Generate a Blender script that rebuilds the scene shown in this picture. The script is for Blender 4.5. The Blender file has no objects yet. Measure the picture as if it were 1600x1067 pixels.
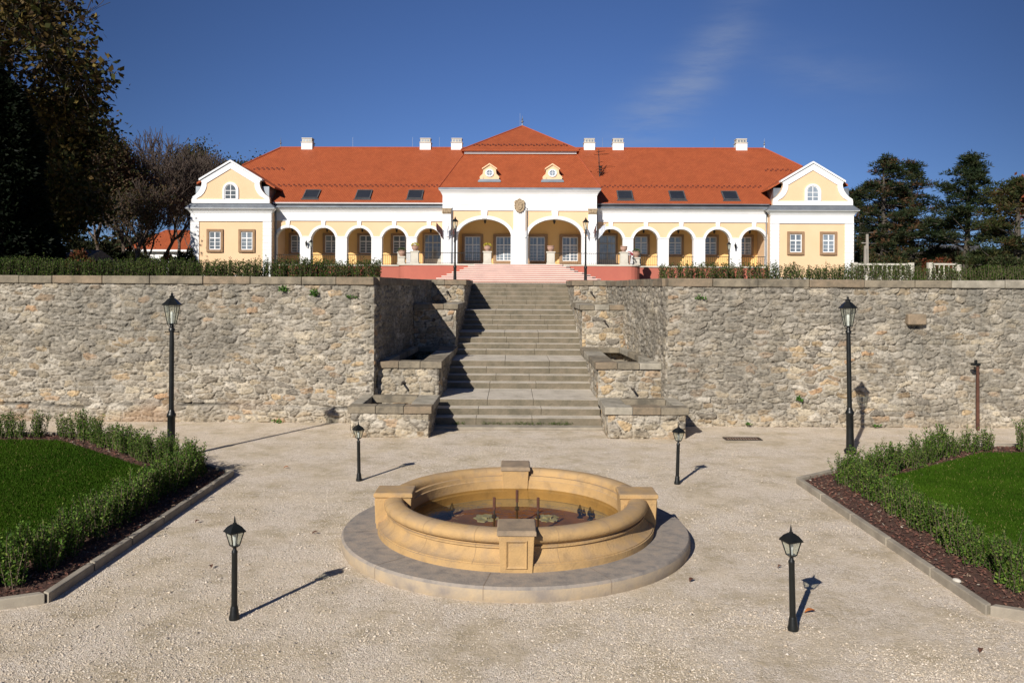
import bpy, math, random
import numpy as np
from mathutils import Vector, Matrix
SC = bpy.context.scene
COL = SC.collection
R = math.radians
PI = math.pi

# ------------------------------------------------------------------ camera, world, sun
F = 1290.0; EYE = 3.5; HZ = 447.0; ROLL = 0.0055
cam_d = bpy.data.cameras.new('camera'); cam = bpy.data.objects.new('camera', cam_d); COL.objects.link(cam)
cam.location = (0, 0, EYE)
cam.rotation_euler = (Matrix.Rotation(R(90), 3, 'X') @ Matrix.Rotation(ROLL, 3, 'Z')).to_euler()
cam_d.sensor_width = 36; cam_d.lens = 36 * F / 1600; cam_d.shift_y = -(533.5 - HZ) / 1600
cam_d.clip_start = 0.1; cam_d.clip_end = 6000
SC.camera = cam

SUN_EL = R(30); SUN_AZ = math.atan2(-0.46, -0.89)      # compass angle of the sun, from +Y towards +X
sd = Vector((math.sin(SUN_AZ) * math.cos(SUN_EL), math.cos(SUN_AZ) * math.cos(SUN_EL), math.sin(SUN_EL)))
sl = bpy.data.lights.new('sun', 'SUN'); sl.energy = 4.9; sl.angle = R(0.5); sl.color = (1.0, 0.94, 0.85)
so = bpy.data.objects.new('sun', sl); COL.objects.link(so)
so.rotation_euler = sd.to_track_quat('Z', 'Y').to_euler(); so.location = (-20, -20, 30)

W = bpy.data.worlds.new('World'); SC.world = W; W.use_nodes = True
nt = W.node_tree; nt.nodes.clear()
def N(nt, t, **k):
    n = nt.nodes.new(t)
    for a, b in k.items(): setattr(n, a, b)
    return n
wo = N(nt, 'ShaderNodeOutputWorld'); bg = N(nt, 'ShaderNodeBackground'); bg.inputs[1].default_value = 0.062
sky = N(nt, 'ShaderNodeTexSky'); sky.sky_type = 'NISHITA'; sky.sun_disc = False
sky.sun_elevation = SUN_EL; sky.sun_rotation = SUN_AZ % (2 * PI)
sky.altitude = 2600; sky.air_density = 0.95; sky.dust_density = 0.05; sky.ozone_density = 3.6
# faint cirrus streaks laid over the sky by direction
tc = N(nt, 'ShaderNodeTexCoord'); sep = N(nt, 'ShaderNodeSeparateXYZ'); nt.links.new(tc.outputs['Generated'], sep.inputs[0])
def math_(nt, op, a, b=None, c=None):
    m = N(nt, 'ShaderNodeMath', operation=op)
    for i, v in enumerate((a, b, c)):
        if v is None: continue
        if isinstance(v, (int, float)): m.inputs[i].default_value = v
        else: nt.links.new(v, m.inputs[i])
    return m.outputs[0]
ym = math_(nt, 'MAXIMUM', sep.outputs[1], 0.05)
u = math_(nt, 'DIVIDE', sep.outputs[0], ym); v = math_(nt, 'DIVIDE', sep.outputs[2], ym)
def streak(u0, v0, du, dv, w, amp):
    # soft band starting at (u0,v0) heading (du,dv)
    L = math.hypot(du, dv); du /= L; dv /= L
    a = math_(nt, 'SUBTRACT', u, u0); b = math_(nt, 'SUBTRACT', v, v0)
    s = math_(nt, 'ADD', math_(nt, 'MULTIPLY', a, du), math_(nt, 'MULTIPLY', b, dv))
    t = math_(nt, 'SUBTRACT', math_(nt, 'MULTIPLY', a, -dv), math_(nt, 'MULTIPLY', b, -du))
    bend = math_(nt, 'MULTIPLY', math_(nt, 'MULTIPLY', s, s), -.9)
    t = math_(nt, 'ADD', t, bend)
    t = math_(nt, 'DIVIDE', t, w); s2 = math_(nt, 'DIVIDE', s, L * 0.6)
    e = math_(nt, 'ADD', math_(nt, 'MULTIPLY', t, t), math_(nt, 'MULTIPLY', s2, s2))
    return math_(nt, 'MULTIPLY', math_(nt, 'EXPONENT', math_(nt, 'MULTIPLY', e, -1.0)), amp)
st = math_(nt, 'ADD', streak(0.20, 0.235, 0.135, 0.135, 0.030, 1.7), streak(0.37, 0.26, 0.14, -0.03, 0.03, 0.5))
cmb = N(nt, 'ShaderNodeCombineXYZ'); nt.links.new(u, cmb.inputs[0]); nt.links.new(v, cmb.inputs[1])
mp = N(nt, 'ShaderNodeMapping'); mp.inputs['Rotation'].default_value = (0, 0, R(-48)); mp.inputs['Scale'].default_value = (5, 26, 1)
nt.links.new(cmb.outputs[0], mp.inputs[0])
nz = N(nt, 'ShaderNodeTexNoise'); nz.inputs['Scale'].default_value = 1.3; nz.inputs['Detail'].default_value = 7; nz.inputs['Roughness'].default_value = 0.62
nt.links.new(mp.outputs[0], nz.inputs['Vector'])
nzr = N(nt, 'ShaderNodeMapRange'); nzr.inputs[1].default_value = 0.3; nzr.inputs[2].default_value = 0.75; nt.links.new(nz.outputs[0], nzr.inputs[0])
fac = math_(nt, 'MULTIPLY', math_(nt, 'MULTIPLY', nzr.outputs[0], st), 0.42)
mx = N(nt, 'ShaderNodeMixRGB'); 
tint = N(nt, 'ShaderNodeMixRGB', blend_type='MULTIPLY'); tint.inputs[0].default_value = 1; tint.inputs[2].default_value = (.71, .82, 1.09, 1); nt.links.new(sky.outputs[0], tint.inputs[1])
# a clear sky polarises most at right angles to the sun: darker toward the sides
pol = math_(nt, 'MAXIMUM', math_(nt, 'SUBTRACT', 1.0, math_(nt, 'MULTIPLY', math_(nt, 'MULTIPLY', sep.outputs[0], sep.outputs[0]), 1.45)), .55)
pv = N(nt, 'ShaderNodeVectorMath', operation='SCALE'); nt.links.new(tint.outputs[0], pv.inputs[0]); nt.links.new(pol, pv.inputs['Scale'])
nt.links.new(fac, mx.inputs[0]); nt.links.new(pv.outputs[0], mx.inputs[1]); mx.inputs[2].default_value = (4.2, 4.9, 6.4, 1)
nt.links.new(mx.outputs[0], bg.inputs[0]); nt.links.new(bg.outputs[0], wo.inputs[0])
SC.view_settings.view_transform = 'Standard'; SC.view_settings.look = 'None'; SC.view_settings.gamma = 1; SC.view_settings.exposure = 0.30

# ------------------------------------------------------------------ helpers
def P(px, py, Y):
    dx, dy = px - 800, py - HZ
    c, s = math.cos(ROLL), math.sin(ROLL)
    return Vector(((dx * c + dy * s) * Y / F, Y, EYE - (-dx * s + dy * c) * Y / F))
def G(px, py, z=0.0):                                   # pixel on a level plane at height z
    dx, dy = px - 800, py - HZ
    c, s = math.cos(ROLL), math.sin(ROLL)
    Y = F * (EYE - z) / (-dx * s + dy * c)
    return Vector(((dx * c + dy * s) * Y / F, Y, z))

def tag(o, label=None, cat=None, group=None, kind=None):
    if label: o['label'] = label
    if cat: o['category'] = cat
    if group: o['group'] = group
    if kind: o['kind'] = kind
    return o
def thing(name, label, cat, loc=(0, 0, 0), rz=0, group=None):
    o = bpy.data.objects.new(name, None); COL.objects.link(o); o.empty_display_size = 0.2
    o.location = loc; o.rotation_euler = (0, 0, rz)
    return tag(o, label, cat, group)
def npmesh(name, V, Fc, mats, parent=None, smooth=False, attrs=None, midx=None):
    V = np.asarray(V, dtype=np.float32)
    me = bpy.data.meshes.new(name)
    if isinstance(Fc, np.ndarray):
        k = Fc.shape[1]; n = len(Fc)
        me.vertices.add(len(V)); me.vertices.foreach_set('co', V.ravel())
        me.loops.add(n * k); me.loops.foreach_set('vertex_index', Fc.astype(np.int32).ravel())
        me.polygons.add(n); me.polygons.foreach_set('loop_start', np.arange(0, n * k, k, dtype=np.int32))
        try: me.polygons.foreach_set('loop_total', np.full(n, k, dtype=np.int32))
        except Exception: pass
    else:
        me.from_pydata([tuple(float(a) for a in v) for v in V], [], Fc)
    me.update(calc_edges=True)
    if not isinstance(mats, (list, tuple)): mats = [mats]
    for m in mats: me.materials.append(m)
    if midx is not None: me.polygons.foreach_set('material_index', np.asarray(midx, dtype=np.int32))
    if smooth: me.polygons.foreach_set('use_smooth', np.ones(len(me.polygons), dtype=bool))
    if attrs:
        for an, arr in attrs.items():
            at = me.attributes.new(an, 'FLOAT_COLOR', 'POINT')
            c4 = np.ones((len(V), 4), dtype=np.float32); c4[:, :3] = arr
            at.data.foreach_set('color', c4.ravel())
    o = bpy.data.objects.new(name, me); COL.objects.link(o)
    if parent: o.parent = parent
    return o
class MB:
    def __init__(s): s.v = []; s.f = []
    def add(s, vs, fs):
        n = len(s.v); s.v += [tuple(a) for a in vs]; s.f += [[i + n for i in f] for f in fs]; return s
    def box(s, x0, x1, y0, y1, z0, z1):
        return s.add([(x0,y0,z0),(x1,y0,z0),(x1,y1,z0),(x0,y1,z0),(x0,y0,z1),(x1,y0,z1),(x1,y1,z1),(x0,y1,z1)],
                     [[0,3,2,1],[4,5,6,7],[0,1,5,4],[1,2,6,5],[2,3,7,6],[3,0,4,7]])
    def frust(s, c, z0, z1, a0, b0, a1, b1, rot=0):   # rectangular frustum
        vs = []
        for z, a, b in ((z0, a0, b0), (z1, a1, b1)):
            for sx, sy in ((-1,-1),(1,-1),(1,1),(-1,1)):
                x, y = sx * a / 2, sy * b / 2
                vs.append((c[0] + x * math.cos(rot) - y * math.sin(rot), c[1] + x * math.sin(rot) + y * math.cos(rot), z))
        return s.add(vs, [[0,3,2,1],[4,5,6,7],[0,1,5,4],[1,2,6,5],[2,3,7,6],[3,0,4,7]])
    def lathe(s, prof, n=24, c=(0, 0), closed=False, capb=True, capt=True):
        vs = []; fs = []; m = len(prof)
        for r, z in prof:
            for i in range(n):
                a = 2 * PI * i / n; vs.append((c[0] + r * math.cos(a), c[1] + r * math.sin(a), z))
        rng = m if closed else m - 1
        for j in range(rng):
            j2 = (j + 1) % m
            for i in range(n):
                k = (i + 1) % n; fs.append([j*n+i, j*n+k, j2*n+k, j2*n+i])
        if not closed:
            if capb and prof[0][0] > 1e-4: fs.append(list(range(n))[::-1])
            if capt and prof[-1][0] > 1e-4: fs.append([(m-1)*n+i for i in range(n)])
        return s.add(vs, fs)
    def tube(s, p0, p1, r0, r1=None, n=6, cap=True):
        if r1 is None: r1 = r0
        p0 = Vector(p0); p1 = Vector(p1); d = (p1 - p0)
        if d.length < 1e-6: return s
        d.normalize(); a = d.orthogonal().normalized(); b = d.cross(a)
        vs = [p + (a * math.cos(2*PI*i/n) + b * math.sin(2*PI*i/n)) * r for p, r in ((p0, r0), (p1, r1)) for i in range(n)]
        fs = [[i, (i+1) % n, n + (i+1) % n, n + i] for i in range(n)]
        if cap: fs += [list(range(n))[::-1], [n + i for i in range(n)]]
        return s.add(vs, fs)
    def prism_y(s, poly, y0, y1):                       # polygon in x,z extruded along y
        n = len(poly)
        vs = [(x, y0, z) for x, z in poly] + [(x, y1, z) for x, z in poly]
        return s.add(vs, [list(range(n)), [n + i for i in range(n)][::-1]] + [[i, n+i, n+(i+1) % n, (i+1) % n] for i in range(n)])
    def prism_z(s, poly, z0, z1):
        n = len(poly)
        vs = [(x, y, z0) for x, y in poly] + [(x, y, z1) for x, y in poly]
        return s.add(vs, [list(range(n))[::-1], [n + i for i in range(n)]] + [[i, (i+1) % n, n+(i+1) % n, n+i] for i in range(n)])
    def ring_y(s, outer, inner, y0, y1):                # open strip between two x,z curves, extruded
        n = len(outer)
        vs = [(x, y, z) for y in (y0, y1) for c in (outer, inner) for x, z in c]
        fs = []
        for i in range(n - 1):
            fs += [[i, i+1, n+i+1, n+i], [2*n+i, 3*n+i, 3*n+i+1, 2*n+i+1], [i, 2*n+i, 2*n+i+1, i+1], [n+i, n+i+1, 3*n+i+1, 3*n+i]]
        fs += [[0, n, 3*n, 2*n], [n-1, 3*n-1, 4*n-1, 2*n-1]]
        return s.add(vs, fs)
    def build(s, name, mat, parent=None, local=True, smooth=False, bevel=0, seg=1):
        V = np.array(s.v, dtype=np.float32)
        if parent is not None and not local: V = V - np.array(parent.location, dtype=np.float32)
        o = npmesh(name, V, s.f, mat, parent, smooth)
        import bmesh
        bm = bmesh.new(); bm.from_mesh(o.data); bmesh.ops.recalc_face_normals(bm, faces=bm.faces); bm.to_mesh(o.data); bm.free()
        if bevel:
            b = o.modifiers.new('bevel', 'BEVEL'); b.width = bevel; b.segments = seg; b.limit_method = 'ANGLE'; b.angle_limit = R(40)
        if smooth:
            import bmesh as _b
            me = o.data
            # sharp edges over 45 degrees
            bm = bmesh.new(); bm.from_mesh(me)
            for e in bm.edges:
                if len(e.link_faces) == 2 and e.calc_face_angle(0) > R(42): e.smooth = False
            bm.to_mesh(me); bm.free()
        return o
def copy_tree(o, parent=None, mesh=False):
    c = o.copy(); COL.objects.link(c)
    if parent is not None: c.parent = parent
    for ch in [k for k in o.children]: copy_tree(ch, c)
    return c

# ------------------------------------------------------------------ materials
MATS = {}
def mat(name, c1, c2=None, rough=0.8, scale=3.0, bump=0.0, bscale=40, metal=0, spec=0.4, detail=6, c3=None, stretch=None, coat=0, lo=0.35, hi=0.65):
    m = bpy.data.materials.new(name); m.use_nodes = True; t = m.node_tree; b = t.nodes['Principled BSDF']
    b.inputs['Roughness'].default_value = rough; b.inputs['Metallic'].default_value = metal
    b.inputs['Specular IOR Level'].default_value = spec
    tc = N(t, 'ShaderNodeTexCoord'); vec = tc.outputs['Object']
    if stretch:
        mp = N(t, 'ShaderNodeMapping'); mp.inputs['Scale'].default_value = stretch; t.links.new(vec, mp.inputs[0]); vec = mp.outputs[0]
    if c2 is None: c2 = tuple(a * 0.85 for a in c1)
    nz = N(t, 'ShaderNodeTexNoise'); nz.inputs['Scale'].default_value = scale; nz.inputs['Detail'].default_value = detail; nz.inputs['Roughness'].default_value = 0.62
    t.links.new(vec, nz.inputs['Vector'])
    cr = N(t, 'ShaderNodeValToRGB'); cr.color_ramp.elements[0].position = lo; cr.color_ramp.elements[1].position = hi
    cr.color_ramp.elements[0].color = (*c1, 1); cr.color_ramp.elements[1].color = (*c2, 1)
    if c3: e = cr.color_ramp.elements.new((lo + hi) / 2); e.color = (*c3, 1)
    t.links.new(nz.outputs[0], cr.inputs[0]); t.links.new(cr.outputs[0], b.inputs['Base Color'])
    if bump:
        n2 = N(t, 'ShaderNodeTexNoise'); n2.inputs['Scale'].default_value = bscale; n2.inputs['Detail'].default_value = 5
        t.links.new(vec, n2.inputs['Vector'])
        bp = N(t, 'ShaderNodeBump'); bp.inputs['Strength'].default_value = 1; bp.inputs['Distance'].default_value = bump
        t.links.new(n2.outputs[0], bp.inputs['Height']); t.links.new(bp.outputs[0], b.inputs['Normal'])
    MATS[name] = m
    return m
M_white = mat('white_plaster', (.80, .80, .81), (.74, .74, .74), .85, .5, .004, 20)
M_yellow = mat('yellow_plaster', (.76, .53, .335), (.71, .49, .30), .9, .4, .004, 20)
M_brown = mat('brown_stone_surround', (.33, .21, .12), (.25, .155, .09), .85, 2)
M_zinc = mat('zinc_metal', (.26, .29, .32), (.19, .21, .24), .45, 1.2, metal=.6)
M_red = mat('red_plaster', (.42, .13, .09), (.37, .11, .08), .85, .6, .003, 20)
M_pinkstone = mat('pink_step_stone', (.72, .60, .54), (.62, .52, .47), .8, 1)
M_redriser = mat('red_riser', (.42, .19, .15), (.36, .16, .13), .8, 1)
M_glass = mat('window_glass', (.10, .125, .15), (.22, .25, .28), .06, .9, spec=.9)
_t = M_glass.node_tree; _oi = N(_t, 'ShaderNodeObjectInfo'); _b = _t.nodes['Principled BSDF']; _src = _b.inputs['Base Color'].links[0].from_socket
_r = N(_t, 'ShaderNodeMapRange'); _r.inputs[3].default_value = .35; _r.inputs[4].default_value = 1.9; _t.links.new(_oi.outputs['Random'], _r.inputs[0])
_v = N(_t, 'ShaderNodeVectorMath', operation='SCALE'); _t.links.new(_src, _v.inputs[0]); _t.links.new(_r.outputs[0], _v.inputs['Scale']); _t.links.new(_v.outputs[0], _b.inputs['Base Color'])
M_glassdark = mat('skylight_glass', (.02, .023, .03), (.03, .033, .04), .12, .6, spec=.4)
M_curtain = mat('curtain', (.45, .47, .5), (.3, .32, .35), .9, 1.5)
M_black = mat('black_painted_iron', (.006, .007, .007), (.012, .013, .012), .38, 8, .001, 60)
M_rust = mat('rusty_iron', (.055, .022, .015), (.11, .045, .025), .8, 9, .002, 60)
M_darkiron = mat('dark_iron', (.03, .024, .02), (.06, .045, .035), .7, 9)
M_mesh = mat('stone_relief', (.42, .33, .22), (.27, .20, .13), .9, 5, .01, 12)
M_pale = mat('pale_cast_stone', (.56, .53, .46), (.46, .43, .37), .9, 1.5, .003, 30)
M_terra = mat('terracotta', (.42, .27, .21), (.34, .21, .16), .85, 5)
M_redflower = mat('red_petals', (.35, .01, .03), (.5, .03, .08), .7, 20)
M_yelflower = mat('yellow_petals', (.6, .45, .04), (.3, .35, .04), .7, 20)
M_leafdark = mat('dark_trim_leaf', (.03, .055, .012), (.05, .085, .02), .6, 3)
M_coping = mat('coping_stone', (.255, .215, .155), (.115, .10, .075), .9, 3.2, .016, 14, c3=(.195, .165, .12))
M_coping2 = mat('coping_stone_warm', (.265, .20, .135), (.14, .115, .08), .9, 3.2, .016, 14)
M_coping3 = mat('coping_stone_pale', (.37, .335, .27), (.21, .19, .15), .9, 3.0, .010, 14)
M_mortar = mat('mortar_core', (.33, .29, .22), (.27, .235, .18), .95, 3, .01, 30)
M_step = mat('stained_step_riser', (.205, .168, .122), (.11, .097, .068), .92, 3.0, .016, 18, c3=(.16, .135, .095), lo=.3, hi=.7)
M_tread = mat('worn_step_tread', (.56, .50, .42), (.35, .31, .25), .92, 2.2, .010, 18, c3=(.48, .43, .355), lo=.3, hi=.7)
M_kerb = mat('kerb_concrete', (.34, .30, .235), (.23, .20, .16), .92, 3, .004, 50)
M_bark = mat('bark', (.055, .045, .035), (.10, .085, .07), .95, 6, .02, 14, stretch=(1, 1, .25))
M_shed = mat('shed_boards', (.045, .03, .025), (.07, .05, .04), .9, 3)
M_slate = mat('slate_roof', (.05, .05, .055), (.08, .08, .085), .8, 3)
M_conc = mat('concrete_post', (.32, .29, .25), (.24, .22, .19), .9, 3)
M_flagdark = mat('flag_dark', (.03, .03, .035), (.12, .04, .03), .8, 3)
M_flagblue = mat('flag_blue_white', (.35, .4, .5), (.6, .62, .66), .8, 4)
M_pipe = mat('copper_pipe', (.20, .09, .06), (.12, .06, .045), .45, 8, metal=.5)
M_bulb = mat('frosted_bulb', (.75, .75, .72), (.7, .7, .68), .4, 8)

def mat_sandstone():
    m = mat('fountain_sandstone', (.48, .305, .13), (.235, .155, .078), .8, 4.2, .006, 40, c3=(.42, .27, .12), lo=.28, hi=.78)
    t = m.node_tree; b = t.nodes['Principled BSDF']; src = b.inputs['Base Color'].links[0].from_socket
    # dark algae stains with a shape of their own, on upward areas of the rim
    n = N(t, 'ShaderNodeTexNoise'); n.inputs['Scale'].default_value = 5; n.inputs['Detail'].default_value = 8
    tc = N(t, 'ShaderNodeTexCoord'); t.links.new(tc.outputs['Object'], n.inputs['Vector'])
    mr = N(t, 'ShaderNodeMapRange'); mr.inputs[1].default_value = .52; mr.inputs[2].default_value = .74; mr.inputs[4].default_value = .55; t.links.new(n.outputs[0], mr.inputs[0])
    mx = N(t, 'ShaderNodeMixRGB'); t.links.new(mr.outputs[0], mx.inputs[0]); t.links.new(src, mx.inputs[1]); mx.inputs[2].default_value = (.25, .185, .13, 1)
    ge = N(t, 'ShaderNodeNewGeometry'); sx = N(t, 'ShaderNodeSeparateXYZ'); t.links.new(ge.outputs['Normal'], sx.inputs[0])
    m2 = N(t, 'ShaderNodeMapRange'); m2.inputs[1].default_value = .45; m2.inputs[2].default_value = 1.0; m2.inputs[4].default_value = .62; t.links.new(sx.outputs[2], m2.inputs[0])
    n3 = N(t, 'ShaderNodeTexNoise'); n3.inputs['Scale'].default_value = 2.6; n3.inputs['Detail'].default_value = 8; t.links.new(tc.outputs['Object'], n3.inputs['Vector'])
    m3 = N(t, 'ShaderNodeMapRange'); m3.inputs[1].default_value = .35; m3.inputs[2].default_value = .6; t.links.new(n3.outputs[0], m3.inputs[0])
    mz = N(t, 'ShaderNodeMixRGB'); t.links.new(math_(t, 'MULTIPLY', m2.outputs[0], m3.outputs[0]), mz.inputs[0]); t.links.new(mx.outputs[0], mz.inputs[1]); mz.inputs[2].default_value = (.30, .225, .155, 1)
    t.links.new(mz.outputs[0], b.inputs['Base Color']); return m
M_sand = mat_sandstone()
M_sandcap = mat('fountain_cap_stone', (.36, .265, .17), (.20, .155, .11), .8, 3.5, .004, 45)
M_plinth = mat('fountain_plinth_stone', (.42, .32, .205), (.235, .20, .17), .85, 3.2, .006, 40, c3=(.34, .275, .20), lo=.32, hi=.68)
M_plinthtop = mat('fountain_plinth_worn_top', (.33, .27, .215), (.19, .17, .155), .85, 6.5, .006, 40, c3=(.27, .235, .20), lo=.32, hi=.68)
M_pool = mat('pool_floor', (.27, .125, .055), (.15, .075, .035), .9, 3)
M_lime = mat('lime_scale', (.50, .50, .40), (.28, .30, .22), .8, 9)

def mat_tiles():
    m = bpy.data.materials.new('clay_roof_tiles'); m.use_nodes = True; t = m.node_tree; b = t.nodes['Principled BSDF']
    b.inputs['Roughness'].default_value = .8; b.inputs['Specular IOR Level'].default_value = .25
    tc = N(t, 'ShaderNodeTexCoord'); sp = N(t, 'ShaderNodeSeparateXYZ'); t.links.new(tc.outputs['Object'], sp.inputs[0])
    zz = math_(t, 'MULTIPLY', sp.outputs[2], 1.6); cb = N(t, 'ShaderNodeCombineXYZ'); xy = math_(t, 'ADD', sp.outputs[0], 0.0)
    t.links.new(xy, cb.inputs[0]); t.links.new(zz, cb.inputs[1])
    br = N(t, 'ShaderNodeTexBrick'); br.inputs['Scale'].default_value = 1; br.inputs['Brick Width'].default_value = .2; br.inputs['Row Height'].default_value = .16
    br.inputs['Mortar Size'].default_value = .014; br.inputs['Color1'].default_value = (.40, .098, .034, 1); br.inputs['Color2'].default_value = (.345, .08, .028, 1); br.inputs['Mortar'].default_value = (.17, .036, .015, 1)
    t.links.new(cb.outputs[0], br.inputs['Vector'])
    n = N(t, 'ShaderNodeTexNoise'); n.inputs['Scale'].default_value = .9; n.inputs['Detail'].default_value = 8; t.links.new(cb.outputs[0], n.inputs['Vector'])
    mr = N(t, 'ShaderNodeMapRange'); mr.inputs[3].default_value = .80; mr.inputs[4].default_value = 1.2; t.links.new(n.outputs[0], mr.inputs[0])
    mx = N(t, 'ShaderNodeVectorMath', operation='SCALE'); t.links.new(br.outputs[0], mx.inputs[0]); t.links.new(mr.outputs[0], mx.inputs['Scale'])
    t.links.new(mx.outputs[0], b.inputs['Base Color'])
    saw = math_(t, 'FRACT', math_(t, 'DIVIDE', zz, .16))
    bp = N(t, 'ShaderNodeBump'); bp.inputs['Distance'].default_value = .025; bp.invert = True; t.links.new(saw, bp.inputs['Height']); t.links.new(bp.outputs[0], b.inputs['Normal'])
    return m
M_tile = mat_tiles()
M_ridge = mat('ridge_tile', (.34, .078, .03), (.28, .06, .024), .8, 4)
M_darktile = mat('snow_guard_clay', (.15, .03, .015), (.10, .022, .012), .8, 4)

def mat_attr(name, rough=.92, nscale=14, lo=.72, hi=1.25, bump=.012, bs=30, attr='col', trans=0, spec=.3):
    m = bpy.data.materials.new(name); m.use_nodes = True; t = m.node_tree; b = t.nodes['Principled BSDF']
    b.inputs['Roughness'].default_value = rough; b.inputs['Specular IOR Level'].default_value = spec
    a = N(t, 'ShaderNodeAttribute', attribute_name=attr); tc = N(t, 'ShaderNodeTexCoord')
    n = N(t, 'ShaderNodeTexNoise'); n.inputs['Scale'].default_value = nscale; n.inputs['Detail'].default_value = 8; n.inputs['Roughness'].default_value = .7
    t.links.new(tc.outputs['Object'], n.inputs['Vector'])
    mr = N(t, 'ShaderNodeMapRange'); mr.inputs[1].default_value = .25; mr.inputs[2].default_value = .75; mr.inputs[3].default_value = lo; mr.inputs[4].default_value = hi; t.links.new(n.outputs[0], mr.inputs[0])
    mx = N(t, 'ShaderNodeVectorMath', operation='SCALE'); t.links.new(a.outputs['Color'], mx.inputs[0]); t.links.new(mr.outputs[0], mx.inputs['Scale'])
    t.links.new(mx.outputs[0], b.inputs['Base Color'])
    if bump:
        n2 = N(t, 'ShaderNodeTexNoise'); n2.inputs['Scale'].default_value = bs; n2.inputs['Detail'].default_value = 6; t.links.new(tc.outputs['Object'], n2.inputs['Vector'])
        bp = N(t, 'ShaderNodeBump'); bp.inputs['Distance'].default_value = bump; t.links.new(n2.outputs[0], bp.inputs['Height']); t.links.new(bp.outputs[0], b.inputs['Normal'])
    if trans:
        tr = N(t, 'ShaderNodeBsdfTranslucent'); t.links.new(mx.outputs[0], tr.inputs[0]); ms = N(t, 'ShaderNodeMixShader'); ms.inputs[0].default_value = trans
        t.links.new(b.outputs[0], ms.inputs[1]); t.links.new(tr.outputs[0], ms.inputs[2]); t.links.new(ms.outputs[0], t.nodes['Material Output'].inputs[0])
    return m
M_rubble = mat_attr('rubble_stone', bump=.02, bs=22, lo=.62, hi=1.3)
M_leaf = mat_attr('leaf', rough=.6, nscale=3, lo=.85, hi=1.15, bump=0, trans=.22, spec=.14)
M_grass = mat_attr('grass_blade', rough=.8, nscale=3, lo=.85, hi=1.15, bump=0, trans=.2, spec=.08)
M_grain = mat_attr('gravel_grain', rough=.95, nscale=40, lo=.85, hi=1.15, bump=0)

def mat_gravel():
    m = bpy.data.materials.new('crushed_gravel'); m.use_nodes = True; t = m.node_tree; b = t.nodes['Principled BSDF']
    b.inputs['Roughness'].default_value = .95; b.inputs['Specular IOR Level'].default_value = .15
    tc = N(t, 'ShaderNodeTexCoord'); vec = tc.outputs['Object']
    def noise(s, d=6, r=.6):
        n = N(t, 'ShaderNodeTexNoise'); n.inputs['Scale'].default_value = s; n.inputs['Detail'].default_value = d; n.inputs['Roughness'].default_value = r; t.links.new(vec, n.inputs['Vector']); return n.outputs[0]
    def ramp(f, *st):
        cr = N(t, 'ShaderNodeValToRGB'); el = cr.color_ramp.elements
        el[0].position, el[0].color = st[0][0], (*st[0][1], 1); el[1].position, el[1].color = st[-1][0], (*st[-1][1], 1)
        for p, c in st[1:-1]: e = el.new(p); e.color = (*c, 1)
        t.links.new(f, cr.inputs[0]); return cr.outputs[0]
    vo = N(t, 'ShaderNodeTexVoronoi'); vo.inputs['Scale'].default_value = 88; t.links.new(vec, vo.inputs['Vector'])
    sp = N(t, 'ShaderNodeSeparateColor'); t.links.new(vo.outputs['Color'], sp.inputs[0])
    stones = ramp(sp.outputs[0], (0, (.40, .325, .25)), (.3, (.66, .555, .44)), (.7, (.84, .735, .615)), (1, (.90, .82, .73)))
    dirt = ramp(noise(1.3, 9, .7), (.34, (.34, .275, .175)), (.5, (.51, .42, .295)), (.68, (.68, .575, .445)))
    patch = N(t, 'ShaderNodeMapRange'); patch.inputs[1].default_value = .42; patch.inputs[2].default_value = .58; t.links.new(noise(1.05, 10, .74), patch.inputs[0])
    # tyre/foot worn: mix
    fine = N(t, 'ShaderNodeMapRange'); fine.inputs[1].default_value = .4; fine.inputs[2].default_value = .6; t.links.new(noise(9, 5, .7), fine.inputs[0])
    f = math_(t, 'MULTIPLY', math_(t, 'ADD', math_(t, 'MULTIPLY', patch.outputs[0], .72), math_(t, 'MULTIPLY', fine.outputs[0], .28)), 1.0)
    mx = N(t, 'ShaderNodeMixRGB'); t.links.new(f, mx.inputs[0]); t.links.new(dirt, mx.inputs[1]); t.links.new(stones, mx.inputs[2])
    t.links.new(mx.outputs[0], b.inputs['Base Color'])
    h = math_(t, 'MULTIPLY', vo.outputs['Distance'], -1.0)
    h = math_(t, 'MULTIPLY', h, math_(t, 'MULTIPLY', f, .8)); h = math_(t, 'ADD', h, math_(t, 'MULTIPLY', noise(25, 6, .7), 1.2))
    bp = N(t, 'ShaderNodeBump'); bp.inputs['Distance'].default_value = .018; t.links.new(h, bp.inputs['Height']); t.links.new(bp.outputs[0], b.inputs['Normal'])
    return m
M_gravel = mat_gravel()
M_lawn = mat('lawn_turf', (.028, .062, .008), (.045, .085, .012), .9, 2.2, .02, 60)
M_mulch = mat('mulch_soil', (.055, .028, .02), (.11, .055, .038), .95, 12, .02, 60)
M_park = mat('park_grass', (.05, .08, .02), (.09, .09, .035), .95, .3)

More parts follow.
